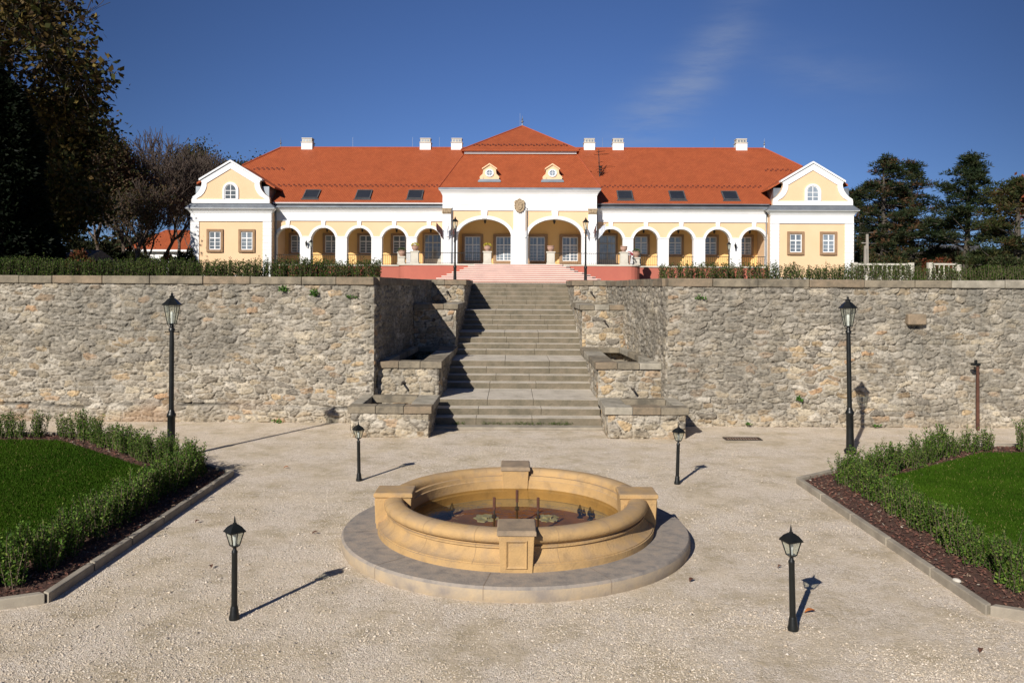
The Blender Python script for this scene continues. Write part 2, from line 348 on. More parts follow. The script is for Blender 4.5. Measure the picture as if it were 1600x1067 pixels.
def mat_glass_thin(name, col=(.8, .85, .82), mixf=.35):
    m = bpy.data.materials.new(name); m.use_nodes = True; t = m.node_tree
    b = t.nodes['Principled BSDF']; b.inputs['Base Color'].default_value = (*col, 1); b.inputs['Roughness'].default_value = .08
    tr = N(t, 'ShaderNodeBsdfTransparent'); tr.inputs[0].default_value = (.9, .93, .9, 1)
    ms = N(t, 'ShaderNodeMixShader'); ms.inputs[0].default_value = mixf
    t.links.new(tr.outputs[0], ms.inputs[1]); t.links.new(b.outputs[0], ms.inputs[2]); t.links.new(ms.outputs[0], t.nodes['Material Output'].inputs[0])
    return m
M_lampglass = mat_glass_thin('lantern_glass', (.5, .52, .45), .16)
def mat_water():
    m = bpy.data.materials.new('pool_water'); m.use_nodes = True; t = m.node_tree; t.nodes.remove(t.nodes['Principled BSDF'])
    tr = N(t, 'ShaderNodeBsdfTransparent'); tr.inputs[0].default_value = (.80, .74, .56, 1)
    gl = N(t, 'ShaderNodeBsdfGlossy'); gl.inputs['Roughness'].default_value = .02; gl.inputs[0].default_value = (.52, .46, .38, 1)
    lw = N(t, 'ShaderNodeLayerWeight'); lw.inputs[0].default_value = .5; fz = math_(t, 'ADD', math_(t, 'MULTIPLY', math_(t, 'POWER', lw.outputs['Facing'], 5.0), .95), .02)
    ms = N(t, 'ShaderNodeMixShader'); t.links.new(fz, ms.inputs[0]); t.links.new(tr.outputs[0], ms.inputs[1]); t.links.new(gl.outputs[0], ms.inputs[2])
    n = N(t, 'ShaderNodeTexNoise'); n.inputs['Scale'].default_value = 6; bp = N(t, 'ShaderNodeBump'); bp.inputs['Distance'].default_value = .004
    tc = N(t, 'ShaderNodeTexCoord'); t.links.new(tc.outputs['Object'], n.inputs['Vector']); t.links.new(n.outputs[0], bp.inputs['Height'])
    t.links.new(bp.outputs[0], gl.inputs['Normal']); t.links.new(ms.outputs[0], t.nodes['Material Output'].inputs[0]); return m
M_water = mat_water()

# ------------------------------------------------------------------ numpy noise, rubble masonry
def h2(i, j, s):
    n = (i.astype(np.int64) * 374761393 + j.astype(np.int64) * 668265263 + s * 974634777) & 0x7fffffff
    n = ((n ^ (n >> 13)) * 1274126177) & 0x7fffffff; n = (n ^ (n >> 16)) & 0x7fffffff
    return (n % 100003) / 100003.0
def vnoise(x, y, s):
    i = np.floor(x); j = np.floor(y); fx = x - i; fy = y - j; fx = fx*fx*(3-2*fx); fy = fy*fy*(3-2*fy)
    a = h2(i, j, s); b = h2(i+1, j, s); c = h2(i, j+1, s); d = h2(i+1, j+1, s)
    return a*(1-fx)*(1-fy) + b*fx*(1-fy) + c*(1-fx)*fy + d*fx*fy
def fbm(x, y, s, o=4):
    r = 0; a = .5
    for k in range(o): r = r + a * vnoise(x * 2**k, y * 2**k, s + k); a *= .5
    return r
PAL = np.array([(.40,.35,.275),(.36,.31,.24),(.44,.39,.31),(.32,.28,.22),(.39,.33,.245),(.50,.45,.37),(.30,.265,.215),(.42,.36,.265)])
PALW = np.array([(.50,.42,.30),(.46,.34,.20),(.54,.47,.36),(.42,.31,.19),(.44,.36,.25),(.44,.32,.21),(.50,.43,.32),(.38,.31,.22)])
class Rubble:
    def __init__(s): s.V = []; s.F = []; s.C = []; s.n = 0
    def patch(s, p0, du, L, H, nrm, seed=1, cw=.34, ch=.135, res=.024, amp=.05, warm=0.0, topdark=.0, dv=(0, 0, 1), extra=None, edge=True, inv=False, mort=.40, base=False):
        nu = max(2, int(L / res)); nv = max(2, int(H / res))
        uu, vv = np.meshgrid(np.linspace(0, L, nu + 1), np.linspace(0, H, nv + 1), indexing='ij'); u = uu.ravel(); v = vv.ravel()
        uo = u + seed * 13.7
        wu = uo + (vnoise(uo*4, v*5, seed) - .5) * .13 + (vnoise(uo*9, v*11, seed+2) - .5) * .05; wv = v + (vnoise(uo*2.4, v*2.0, seed+5) - .5) * .14 + (vnoise(uo*9, v*9, seed+6) - .5) * .045
        x = wu / cw; y = wv / ch
        ci = np.floor(y); F1 = np.full(len(u), 9.); F2 = F1.copy(); I1 = np.zeros(len(u)); J1 = I1.copy()
        for dj in (-1, 0, 1):
            j = ci + dj; off = h2(j, j*0, seed+3) * 1.0
            bi = np.floor(x + off)
            for di in (-1, 0, 1):
                i = bi + di
                px = i - off + .2 + .6*h2(i, j, seed); py = j + .28 + .44*h2(i, j, seed+1)
                wgt = .75 + .5*h2(i, j, seed+2)
                d = (np.abs(x-px)**3.2 + (np.abs(y-py)*.95)**3.2)**(1/3.2) / wgt
                m = d < F1; F2 = np.where(m, F1, np.minimum(F2, d)); I1 = np.where(m, i, I1); J1 = np.where(m, j, J1); F1 = np.where(m, d, F1)
        e = np.clip((F2 - F1) / .30, 0, 1); mth = np.full(len(u), mort); rnd = h2(I1, J1, seed+7); rn2 = h2(I1, J1, seed+8); rn3 = h2(I1, J1, seed+11)
        rec = rn3 > .0
        mth = mort - .25 + .55*vnoise(uo*1.7, v*2.1, seed+33)
        hgt = np.sqrt(np.clip((e - mth + .1)*1.5, 0, 1)) * (.25 + .75*rnd) * amp * 1.15 + (fbm(uo*11, v*16, seed+30) - .47) * amp * .75 + (fbm(uo*1.3, v*1.3, seed+40) - .47) * .07
        pal = PAL[(rn2 * 7.999).astype(int)]; pw = PALW[(rn2 * 7.999).astype(int)]
        wsel = (rnd < warm)[:, None]; col = np.where(wsel, pw, pal)
        odd = (rn3 > .985)[:, None]; col = np.where(odd, np.array([.40, .26, .15]), col)
        lay = fbm(uo*9, v*30, seed+50, 3)
        col = col * (.68 + .62*lay)[:, None] * (.72 + .56*rn3)[:, None]
        mth = mort - .25 + .55*vnoise(uo*1.7, v*2.1, seed+33); mor = np.clip((mth - e) / .14, 0, 1)[:, None]; col = col * (1-mor) + np.array([.47, .42, .34]) * (.75 + .45*fbm(uo*14, v*14, seed+90, 3))[:, None] * mor
        crack = np.exp(-((e - mth + .04) / .08)**2) * np.clip((vnoise(uo*3.5, v*4.5, seed+60) - .30) * 2.6, 0, 1)
        col = col * (1 - .80*crack)[:, None]; hgt = hgt - crack * amp * .9
        wet = np.clip((fbm(uo*.7, v*1.0, seed+70) - .455) * 7, 0, 1) * .8
        drk = np.clip(wet*.85 + topdark * np.clip(fbm(uo*1.1, v*.5, seed+71)*1.6 - .55, 0, 1) * np.clip(v/H*1.5 - .35, 0, 1), 0, .65)
        col = col * (1 - drk)[:, None] + np.array([.215, .195, .16]) * drk[:, None]
        low = np.clip(1 - v / .35, 0, 1) * .35; col = col * (1 - low)[:, None] + np.array([.44, .34, .22]) * low[:, None]
        pit = np.clip((vnoise(uo*15, v*36, seed+81)*.6 + vnoise(uo*31, v*60, seed+82)*.4 - .60) * 7, 0, 1); col = col * (1 - .55*pit)[:, None]; hgt = hgt - pit*.012
        pale = np.clip((vnoise(uo*7, v*19, seed+83) - .70) * 5, 0, 1) * .5; col = col * (1 - pale)[:, None] + np.array([.56, .51, .43]) * pale[:, None]
        strk = np.clip((fbm(uo*2.6, v*.35, seed+84, 3) - .47) * 6, 0, 1) * np.clip(v/H*1.6 - .5, 0, 1) * (topdark > .5) * .45; col = col * (1 - strk)[:, None] + np.array([.15, .145, .125]) * strk[:, None]
        if base:
            zl = .36 + .10*vnoise(uo*.8, v*0, seed+85); g = np.exp(-((v - zl)/.028)**2) * np.clip((vnoise(uo*1.3, v*0, seed+86) - .35)*4, 0, 1)
            hgt = hgt + (v < zl) * (.05 + .05*vnoise(uo*2.1, v*3, seed+87)) - g*.05; col = col * (1 - .7*g)[:, None]
            rs = np.clip((vnoise(uo*.9, v*2, seed+88) - .45)*3, 0, 1) * np.clip((.65 - v)*3, 0, 1) * .5; col = col*(1 - rs)[:, None] + np.array([.36, .22, .13])*rs[:, None]
        if edge:
            t = np.clip(np.minimum(u, L-u) / .04, 0, 1); hgt = hgt * t
        p0 = np.array(p0, float); du = np.array(du, float); du /= np.linalg.norm(du); dv = np.array(dv, float); nr = np.array(nrm, float)
        V = p0 + u[:, None]*du + v[:, None]*dv + hgt[:, None]*nr
        a = np.arange((nu+1)*(nv+1)).reshape(nu+1, nv+1)
        Fq = np.stack([a[:-1, :-1].ravel(), a[1:, :-1].ravel(), a[1:, 1:].ravel(), a[:-1, 1:].ravel()], 1)
        if np.dot(np.cross(du, dv), nr) < 0: Fq = Fq[:, ::-1]
        s.V.append(V); s.F.append(Fq + s.n); s.C.append(np.clip(col * .84, .02, .8)); s.n += len(V)
        return s
    def build(s, name, parent, m=None):
        V = np.concatenate(s.V) - np.array(parent.location)
        return npmesh(name, V, np.concatenate(s.F), m or M_rubble, parent, True, {'col': np.concatenate(s.C)})

# ------------------------------------------------------------------ ground, terrace
def sheet(name, polys, m, kind='structure', thick=None):
    vs = []; fs = []
    for p in polys:
        n = len(vs); vs += p; fs.append([n + i for i in range(len(p))])
    o = npmesh(name, vs, fs, m); tag(o, kind=kind); return o
sheet('ground', [[(-1500, -1500, 0), (1500, -1500, 0), (1500, 22.0, 0), (-1500, 22.0, 0)]], M_gravel)
def tz(Y): return 3.6 if Y < 36 else 3.6 + min(Y - 36, 34) * .006
RL, RR = -3.52, 3.92          # recess edges in front (world X)
sheet('terrace_ground', [
    [(-1500, 21.5, 3.6), (RL - .2, 21.5, 3.6), (-3.0, 31.3, 3.6), (-3.0, 36, 3.6), (-1500, 36, 3.6)],
    [(RR + .2, 21.5, 3.6), (1500, 21.5, 3.6), (1500, 36, 3.6), (3.6, 36, 3.6), (3.6, 31.3, 3.6)],
    [(-1500, 36, 3.6), (1500, 36, 3.6), (1500, 70, 3.8), (-1500, 70, 3.8)],
    [(-1500, 70, 3.8), (1500, 70, 3.8), (1500, 3000, 3.8), (-1500, 3000, 3.8)]], M_park)
sheet('path', [[(-9, 35.9, 3.606), (10, 35.9, 3.606), (10, 66, 3.79), (-9, 66, 3.79)]], M_gravel)

rng = random.Random(7)
def coping_run(parent, x0, x1, y, z, dy=.42, th=.2, axis='x', lo=.8, hi=1.5, fix=None):
    a = x0; k = 0
    while a < x1 - .05:
        w = rng.uniform(lo, hi); b = min(a + w, x1)
        if x1 - b < .4: b = x1
        j = rng.uniform(-.012, .012); jy = rng.uniform(-.015, .015); m = MB()
        if axis == 'x': m.box(a + .006, b - .006, y - .06 + jy, y + dy, z - th, z + j)
        else: m.box(y - .06 + jy if fix != 'r' else y - dy, y + dy if fix != 'r' else y + .06 + jy, a + .006, b - .006, z - th, z + j)
        mt = M_coping if k % 3 else M_coping2
        if axis == 'x' and a > 11.0: mt = M_coping3
        elif axis == 'x' and k % 4 == 2 and x0 > 0: mt = M_coping
        m.build('coping_slab', mt, parent, False, bevel=.018, seg=2); a = b; k += 1
WT = 3.71; WF = 21.1
# main retaining walls
for side, lab in ((-1, 'long rubble stone retaining wall left of the garden stairs, plants sprouting from its top'), (1, 'long rubble stone retaining wall right of the garden stairs with one projecting corbel stone')):
    x0, x1 = ((-24, RL) if side < 0 else (RR, 24)); yy = WF if side < 0 else 20.75
    w = thing('retaining_wall', lab, 'wall', ((x0 + x1)/2, yy, 0))
    r = Rubble()
    r.patch((x0, yy, 0), (1, 0, 0), x1 - x0, WT - .2, (0, -1, 0), seed=11 + side*3, warm=.22, topdark=.85, res=.0195, cw=.37, ch=.145, amp=.040, mort=.50, base=side < 0)
    xe = x1 if side < 0 else x0; xb = -3.05 if side < 0 else 3.55
    L = math.hypot(xb - xe, 31.0 - yy)
    r.patch((xe, yy, 0), (xb - xe, 31.0 - yy, 0), L, WT - .2, ((1 if side < 0 else -1), 0, 0), seed=31 + side, ch=.16, cw=.26, amp=.05, topdark=.3, res=.03)
    r.build('rubble_face', w)
    m = MB()
    if side < 0: m.prism_z([(x0, yy + .06), (xe - .06, yy + .06), (xb - .06, 31), (xb - .06, 31.5), (xe - .8, 31.5), (xe - .8, 21.6), (x0, 21.6)], 0, WT - .2)
    else: m.prism_z([(x0 + .06, yy + .06), (x1, yy + .06), (x1, 21.6), (xe + .8, 21.6), (xe + .8, 31.5), (xb + .06, 31.5), (xb + .06, 31)], 0, WT - .2)
    m.build('wall_core', M_mortar, w, False)
    coping_run(w, x0, x1 - (0 if side < 0 else 0), yy, WT)
    # coping along the recess side
    n = 8
    for k in range(n):
        t0, t1 = k / n, (k + 1) / n; ya, yb = yy + .43 + (30.9 - yy - .43) * t0, yy + .43 + (30.9 - yy - .43) * t1
        xa, xb2 = xe + (xb - xe) * (ya - yy) / (31 - yy), xe + (xb - xe) * (yb - yy) / (31 - yy)
        m = MB(); s_ = -side
        m.prism_z([(xa + s_*.05, ya), (xb2 + s_*.05, yb - .01), (xb2 - s_*.4, yb - .01), (xa - s_*.4, ya)], WT - .2, WT + rng.uniform(-.01, .01))
        m.build('coping_slab', M_coping if k % 2 else M_coping2, w, False, bevel=.015, seg=2)
    if side > 0:
        c = P(1428, 499, yy); m = MB(); m.box(c.x - .23, c.x + .23, yy - .20, yy + .2, c.z - .13, c.z + .14)
        m.build('corbel_stone', M_coping2, w, False, bevel=.03, seg=2)

# stairs
def axis_x(Y): return -0.02 + .0095 * Y
HWS = 2.04
sty = []; zs = []
seq = [20.4, 20.85, 21.3, 23.52, 23.97, 24.42, 24.87, 27.0, 27.45, 27.9, 28.4, 30.0, 30.47, 30.94, 31.41, 33.0, 33.45, 33.9, 34.35, 34.8, 35.25]
stairs = thing('garden_stairs', 'wide weathered stone garden stairs with landings climbing between the stepped troughs', 'stairs', (axis_x(20), 20.3, 0))
m = MB(); cx = axis_x(20.2); m.box(cx - HWS - .02, cx + HWS + .02, 20.05, 20.39, 0, .075); m.build('kerb', M_kerb, stairs, False, bevel=.015, seg=2)
for k, Y in enumerate(seq):
    z1 = .08 + .167 * (k + 1); z0 = z1 - .167; Yn = seq[k+1] if k + 1 < len(seq) else 36.2; cx = axis_x(Y)
    n = 3; xs = [cx - HWS - .03 + (2*HWS + .06) * i / n + (rng.uniform(-.4, .4) if 0 < i < n else 0) for i in range(n + 1)]
    m = MB()
    for i in range(n):
        jz = rng.uniform(-.003, .003); m.box(xs[i] + .001, xs[i+1] - .001, Y + rng.uniform(-.004, .004), Yn + .12, max(z0 - .14, 0.002), z1 + jz)
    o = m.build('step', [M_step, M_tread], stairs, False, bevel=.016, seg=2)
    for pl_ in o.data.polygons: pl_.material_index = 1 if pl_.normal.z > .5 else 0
# weeds along the foot of the stairs are made with the foliage below

# stepped troughs beside the stairs: level 1..4
def trough(level, side):
    Y0, Y1, z, rec, lw = {1: (18.95, 20.98, .73, .62, .0), 2: (21.35, 26.95, 1.53, .30, .0), 3: (27.0, 30.95, 2.90, .3, .0), 4: (31.0, 35.35, 3.73, .3, .0)}[level]
    if side > 0 and level == 1: Y1 = 20.63
    a = axis_x(Y0)
    xi0 = a + side * HWS; a1 = axis_x(Y1); xi1 = a1 + side * HWS
    if level == 1: xo = a + side * 3.88; xo1 = xo
    else:
        e = RL if side < 0 else RR; b = -3.05 if side < 0 else 3.55
        f = lambda Y: e + (b - e) * min(1, (Y - 21.1) / 9.9)
        xo = f(Y0); xo1 = f(Y1)
        if level == 4: xo = xo1 = b + side * .3
    nm = {1: 'lowest and nearest', 2: 'second and longest', 3: 'third', 4: 'topmost'}[level]; sd_ = 'left' if side < 0 else 'right'
    t = thing('stone_trough' if level < 4 else 'cheek_wall', f'{nm} stepped rubble {"water trough" if level < 4 else "cheek wall"} on the {sd_} of the garden stairs', 'trough' if level < 4 else 'wall', ((xi0 + xo)/2, Y0, 0))
    zc = z - (.17 if level < 4 else .2); r = Rubble(); s = side
    zb = {1: 0, 2: 0, 3: 1.0, 4: 2.4}[level]
    r.patch((min(xi0, xo) + .03, Y0 + .06, zb), (1, 0, 0), abs(xo - xi0) - .06, zc - zb, (0, -1, 0), seed=50 + level*4 + side, cw=.33, ch=.19, warm=.75 if level > 1 else .45, amp=.04, res=.022)
    r.patch((xi0 + s*.03, Y0 + .06, 0), (xi1 - xi0, Y1 - Y0, 0), Y1 - Y0 - .06, zc, (-s, 0, 0), seed=80 + level*4 + side, cw=.30, ch=.17, warm=.3, amp=.035, res=.026)
    if level == 1: r.patch((xo - s*.03, Y0 + .06, 0), (0, 1, 0), Y1 - Y0, zc, (s, 0, 0), seed=99 + side, cw=.3, ch=.17, warm=.4, amp=.035, res=.026)
    r.build('rubble_face', t)
    m = MB(); q = lambda x, y: (x, y)
    m.prism_z([(xi0 + s*.08, Y0 + .12), (xi1 + s*.08, Y1), (xo1 - s*.08, Y1), (xo - s*.08, Y0 + .12)], 0, zc - (.25 if level < 4 else 0)); m.build('core', M_mortar, t, False)
    # cap: four slabs framing the opening
    w = .42; o_ = .05
    def slab(pts, mt):
        mm = MB(); mm.prism_z(pts, zc, z + rng.uniform(-.006, .006)); mm.build('cap_slab', mt, t, False, bevel=.015, seg=2)
    if level < 4:
        X = [xi0 - s*o_, xo + s*(o_ if level == 1 else -.02)]
        n = 3
        for i in range(n):
            xa = X[0] + (X[1]-X[0])*i/n; xb = X[0] + (X[1]-X[0])*(i+1)/n - s*.008
            slab([(xa, Y0), (xb, Y0), (xb, Y0 + w), (xa, Y0 + w)], (M_coping, M_coping3, M_coping2)[(i + level) % 3] if side > 0 else (M_coping, M_coping2, M_coping)[(i + level) % 3])
        nn = max(1, int((Y1 - Y0) / 1.4))
        for i in range(nn):
            ya = Y0 + w + .008 + (Y1 - Y0 - w - .01)*i/nn; yb = Y0 + w + (Y1 - Y0 - w - .01)*(i+1)/nn
            g = lambda Y: xi0 + (xi1-xi0)*(Y-Y0)/(Y1-Y0); h = lambda Y: xo + (xo1-xo)*(Y-Y0)/(Y1-Y0)
            slab([(g(ya) - s*o_, ya), (g(ya) + s*w*1.15, ya), (g(yb) + s*w*1.15, yb), (g(yb) - s*o_, yb)], M_coping3 if (i + level) % 2 else M_coping)
            oo = o_ if level == 1 else -.03
            slab([(h(ya) + s*oo, ya), (h(ya) - s*w*.55, ya), (h(yb) - s*w*.55, yb), (h(yb) + s*oo, yb)], M_coping if i % 2 else M_coping3)
        slab([(g(Y1-.3) + s*w*1.16, Y1 - .3), (h(Y1-.3) - s*w*.57, Y1 - .3), (h(Y1) - s*w*.57, Y1 - .01), (g(Y1) + s*w*1.16, Y1 - .01)], M_coping)
    else:
        n = 2
        for i in range(n):
            xa = xi0 - s*o_ + (xo - xi0 + s*.05)*i/n; xb = xi0 - s*o_ + (xo - xi0 + s*.05)*(i+1)/n - s*.008
            slab([(xa, Y0), (xb, Y0), (xb, Y0 + .42), (xa, Y0 + .42)], M_coping if i else M_coping2)
        for i in range(4):
            ya = Y0 + .43 + i*.98; yb = ya + .97; g = lambda Y: xi0 + (xi1-xi0)*(Y-Y0)/(Y1-Y0)
            slab([(g(ya) - s*o_, ya), (g(ya) + s*.38, ya), (g(yb) + s*.38, yb), (g(yb) - s*o_, yb)], M_coping if i % 2 else M_coping2)
    # iron spout in the face above the trough below
    if level > 1:
        px = {(2, -1): (632, 598), (2, 1): (991, 607), (3, -1): (680, 500), (3, 1): (947, 502), (4, -1): (701, 456), (4, 1): (926, 457)}[(level, side)]
        c = P(px[0] - 2, px[1], Y0)
        sp = MB(); sp.tube((c.x, Y0 + .15, c.z), (c.x - .01, Y0 - .24, c.z - .02), .028, .024, 8); sp.lathe([(.0, 0), (.001, 0)], 3)
        o = MB().tube((c.x, Y0 + .15, c.z), (c.x - .01, Y0 - .24, c.z - .02), .03, .026, 8).tube((c.x, Y0 + .06, c.z), (c.x, Y0 + .02, c.z), .05, .05, 8)
        spt = thing('water_spout', f'short iron water spout in the {nm} stepped stone face {sd_} of the stairs', 'spout', (c.x, Y0, c.z), group='iron spouts above the troughs')
        o.build('pipe', M_darkiron, spt, False)
for lv in (1, 2, 3, 4):
    for sd2 in (-1, 1): trough(lv, sd2)

# ------------------------------------------------------------------ garden beds
kerbR = [(13.0, 4.9), (5.10, 8.85), (5.10, 14.8), (9.4, 18.1), (24, 18.3)]
kerbL = [(-13.0, 5.2), (-5.06, 9.05), (-5.06, 15.1), (-9.4, 18.9), (-24, 19.1)]
def inset(poly, d, s):
    out = []
    for i, p in enumerate(poly):
        def nrm(a, b):
            dx, dy = b[0]-a[0], b[1]-a[1]; L = math.hypot(dx, dy); return (dy/L*s, -dx/L*s)
        ns = []
        if i > 0: ns.append(nrm(poly[i-1], p))
        if i < len(poly) - 1: ns.append(nrm(p, poly[i+1]))
        if len(ns) == 2:
            nx, ny = ns[0][0]+ns[1][0], ns[0][1]+ns[1][1]; L2 = (nx*nx+ny*ny)/2; nx, ny = nx/L2, ny/L2
        else: nx, ny = ns[0]
        out.append((p[0]+nx*d, p[1]+ny*d))
    return out
def in_poly(x, y, poly):
    c = np.zeros(len(x), bool); n = len(poly)
    for i in range(n):
        x1, y1 = poly[i]; x2, y2 = poly[(i+1) % n]
        m = ((y1 > y) != (y2 > y)) & (x < (x2-x1)*(y-y1)/((y2-y1) if y2 != y1 else 1e-9) + x1); c ^= m
    return c
nr = np.random.default_rng(5)
def leaf_cards(P0, D, L, Wd, col, name, parent=None, m=None, up=None):
    """pointed leaf: 4-vert diamond, folded"""
    n = len(P0); D = D / np.linalg.norm(D, axis=1)[:, None]
    a = nr.normal(size=(n, 3)); a -= (a*D).sum(1)[:, None]*D; a /= np.linalg.norm(a, axis=1)[:, None] + 1e-9
    L = L[:, None]; Wd = Wd[:, None]
    V = np.stack([P0, P0 + D*L*.5 + a*Wd*.5, P0 + D*L, P0 + D*L*.5 - a*Wd*.5], 1).reshape(-1, 3)
    Fq = np.arange(n*4).reshape(n, 4)
    return V, Fq, np.repeat(col, 4, 0)
for side, kb in ((1, kerbR), (-1, kerbL)):
    sname = 'right' if side > 0 else 'left'
    k2 = inset(kb, .12, side if side > 0 else side)
    # which way is inside: bed lies away from centre
    if (k2[1][0] - kb[1][0]) * side < 0: k2 = inset(kb, -.12, side); 
    sg = 1 if abs(inset(kb, .12, side)[2][0]) > abs(kb[2][0]) else -1
    IN = lambda d: inset(kb, sg*d, side)
    kt = thing('bed_kerb', f'long grey concrete kerb edging the {sname} planting bed', 'kerb', (kb[1][0], kb[1][1], 0))
    o_, i_ = kb, IN(.09)
    for i in range(len(kb) - 1):
        a, b = Vector(o_[i]), Vector(o_[i+1]); c, d = Vector(i_[i]), Vector(i_[i+1]); L = (b-a).length; n = max(1, int(L / 1.0))
        for q in range(n):
            t0, t1 = q/n, (q+1)/n - .004
            m = MB(); m.prism_z([tuple(a.lerp(b, t0)), tuple(a.lerp(b, t1)), tuple(c.lerp(d, t1)), tuple(c.lerp(d, t0))], -.02, .11 + rng.uniform(-.004, .004))
            m.build('kerb_stone', M_kerb, kt, False, bevel=.012, seg=2)
    far = [(side*24, 30)] 
    bed = IN(.12); law = IN(1.0)
    bp = [(x, y) for x, y in bed] + [(side*26, 19), (side*26, 3)]
    sheet('planting_bed', [[(x, y, .06) for x, y in IN(.12)] + [(side*24, 4.0, .06)]], M_mulch)
    sheet('lawn', [[(x, y, .085) for x, y in law] + [(side*24, 4.0, .085)]], M_lawn)
    # grass blades on the lawn
    poly = law + [(side*24, 4.0)]
    n = 300000; dens = nr.uniform(size=n)
    y = 8 + 10.5 * nr.uniform(size=n)**1.25; x = side*(5.9 + (.66*y - 5.9 + .6)*nr.uniform(size=n)); ok = in_poly(x, y, poly); x, y = x[ok], y[ok]; n = len(x)
    P0 = np.stack([x, y, np.full(n, .083)], 1); D = np.stack([nr.normal(0, .35, n), nr.normal(0, .35, n), np.ones(n)], 1)
    tone = (fbm(x*.5+30, y*.9, 3) - .2)*1.4 + nr.uniform(-.15, .15, n); tone = np.clip(tone, 0, 1)[:, None]
    col = np.array([.024, .062, .003])*(1-tone) + np.array([.062, .125, .008])*tone * (1.0 if side > 0 else .75)  # left lawn: tree shade put into the blade colour as a dimmer tone
    yl = (nr.uniform(size=n) < .03)[:, None]; col = np.where(yl, np.array([.20, .18, .06]), col)
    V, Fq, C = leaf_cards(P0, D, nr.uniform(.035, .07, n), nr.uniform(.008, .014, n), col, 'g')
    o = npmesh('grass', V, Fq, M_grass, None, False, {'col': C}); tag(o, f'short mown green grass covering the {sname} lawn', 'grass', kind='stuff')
    # mulch chips
    poly = IN(.14) + [tuple(p) for p in reversed(IN(1.35))]
    n = 60000; y = nr.uniform(5, 19, n); x = side*nr.uniform(5, 15, n); ok = in_poly(x, y, poly) & (np.abs(x) < .66*y); x, y = x[ok], y[ok]; n = len(x)
    P0 = np.stack([x, y, nr.uniform(.065, .09, n)], 1); D = np.stack([nr.normal(size=n), nr.normal(size=n), nr.uniform(0, .5, n)], 1)
    pc = np.array([(.13, .055, .04), (.09, .045, .035), (.17, .085, .06), (.20, .14, .10), (.06, .03, .025), (.33, .29, .24)])
    col = pc[nr.choice(6, n, p=[.3, .25, .2, .1, .13, .02])]
    V, Fq, C = leaf_cards(P0, D, nr.uniform(.03, .07, n), nr.uniform(.012, .03, n), col, 'm')
    o = npmesh('mulch', V, Fq, M_grain, None, False, {'col': C}); tag(o, f'reddish brown bark mulch strewn over the {sname} bed', 'mulch', kind='stuff')

# loose gravel stones on the court
def grains(x, y, z, s, col):
    n = len(x)
    base = np.array([(1,0,0),(0,1,0),(-1,0,0),(0,-1,0),(0,0,.75),(0,0,-.6)], float)
    Fb = np.array([(0,1,4),(1,2,4),(2,3,4),(3,0,4),(1,0,5),(2,1,5),(3,2,5),(0,3,5)])
    a = nr.uniform(0, 6.28, n); ca, sa = np.cos(a), np.sin(a)
    v = base[None] * (1 + nr.uniform(-.3, .3, (n, 6, 1))) * s[:, None, None] * np.array([1, .75, .7])
    vx = v[..., 0]*ca[:, None] - v[..., 1]*sa[:, None]; vy = v[..., 0]*sa[:, None] + v[..., 1]*ca[:, None]
    V = np.stack([vx + x[:, None], vy + y[:, None], v[..., 2] + z[:, None]], 2).reshape(-1, 3)
    Fq = (Fb[None] + (np.arange(n)*6)[:, None, None]).reshape(-1, 3)
    return V, Fq, np.repeat(col, 6, 0)
n = 150000; y = 6.8 + 13.5*nr.uniform(size=n)**1.9; x = (nr.uniform(-1, 1, n))*.66*y
msk = fbm(x*.8 + 40, y*.8, 77); keep = nr.uniform(size=n) < np.clip((msk - .36)*4.2, .04, 1)
keep &= (np.hypot(x - .07, y - 11.5) > 2.4) & ~((np.abs(x) > 4.95) & (y > 8.6 - (np.abs(x) - 5.1)*.5))
keep &= ~((np.abs(x - .15) < 3.95) & (y > 18.8))
x, y = x[keep], y[keep]; n = len(x)
s = np.exp(nr.normal(math.log(.0080), .36, n)); pc = np.array([(.55, .47, .37), (.64, .57, .48), (.66, .595, .51), (.45, .38, .295), (.26, .23, .195)])
col = pc[nr.choice(5, n, p=[.34, .26, .05, .22, .13])]
V, Fq, C = grains(x, y, s*.25, s, col); o = npmesh('gravel', V, Fq, M_grain, None, False, {'col': C}); tag(o, 'loose pale gravel stones scattered over the courtyard', 'gravel', kind='stuff')
# stones heaped round the lamp feet come with the lamps

# ------------------------------------------------------------------ fountain
FX, FY = .07, 11.5
ft = thing('fountain', 'round ochre sandstone fountain basin with four square pillars in the gravel court', 'fountain', (FX, FY, 0))
m = MB(); m.lathe([(2.36, -.05), (2.38, .02), (2.38, .14), (2.355, .17), (1.40, .17), (1.40, -.05)], 128, closed=True); o = m.build('plinth', [M_plinth, M_plinthtop], ft, smooth=True)
for pl_ in o.data.polygons: pl_.material_index = 1 if pl_.normal.z > .3 else 0
prof = [(1.97, .168), (1.97, .245), (1.955, .25), (1.955, .262), (1.925, .268), (1.895, .285), (1.86, .315), (1.835, .35), (1.822, .385), (1.818, .405), (1.845, .41), (1.845, .432), (1.815, .437), (1.815, .458), (1.835, .47), (1.86, .50), (1.865, .535), (1.845, .575), (1.80, .603), (1.745, .615), (1.66, .615), (1.60, .608), (1.565, .59), (1.545, .565), (1.54, .52), (1.50, .515), (1.49, .46), (1.475, .45), (1.47, .30), (1.45, .28), (1.45, -.02), (1.5, -.02), (1.6, .168)]
prof = [(r_ - .07 if i < 14 else (r_ - .05 if i < 20 else r_ - .01*(i < 22)), z) for i, (r_, z) in enumerate(prof)]
m = MB(); m.lathe(prof, 160, closed=True); bas = m.build('basin_wall', M_sand, ft, smooth=True)
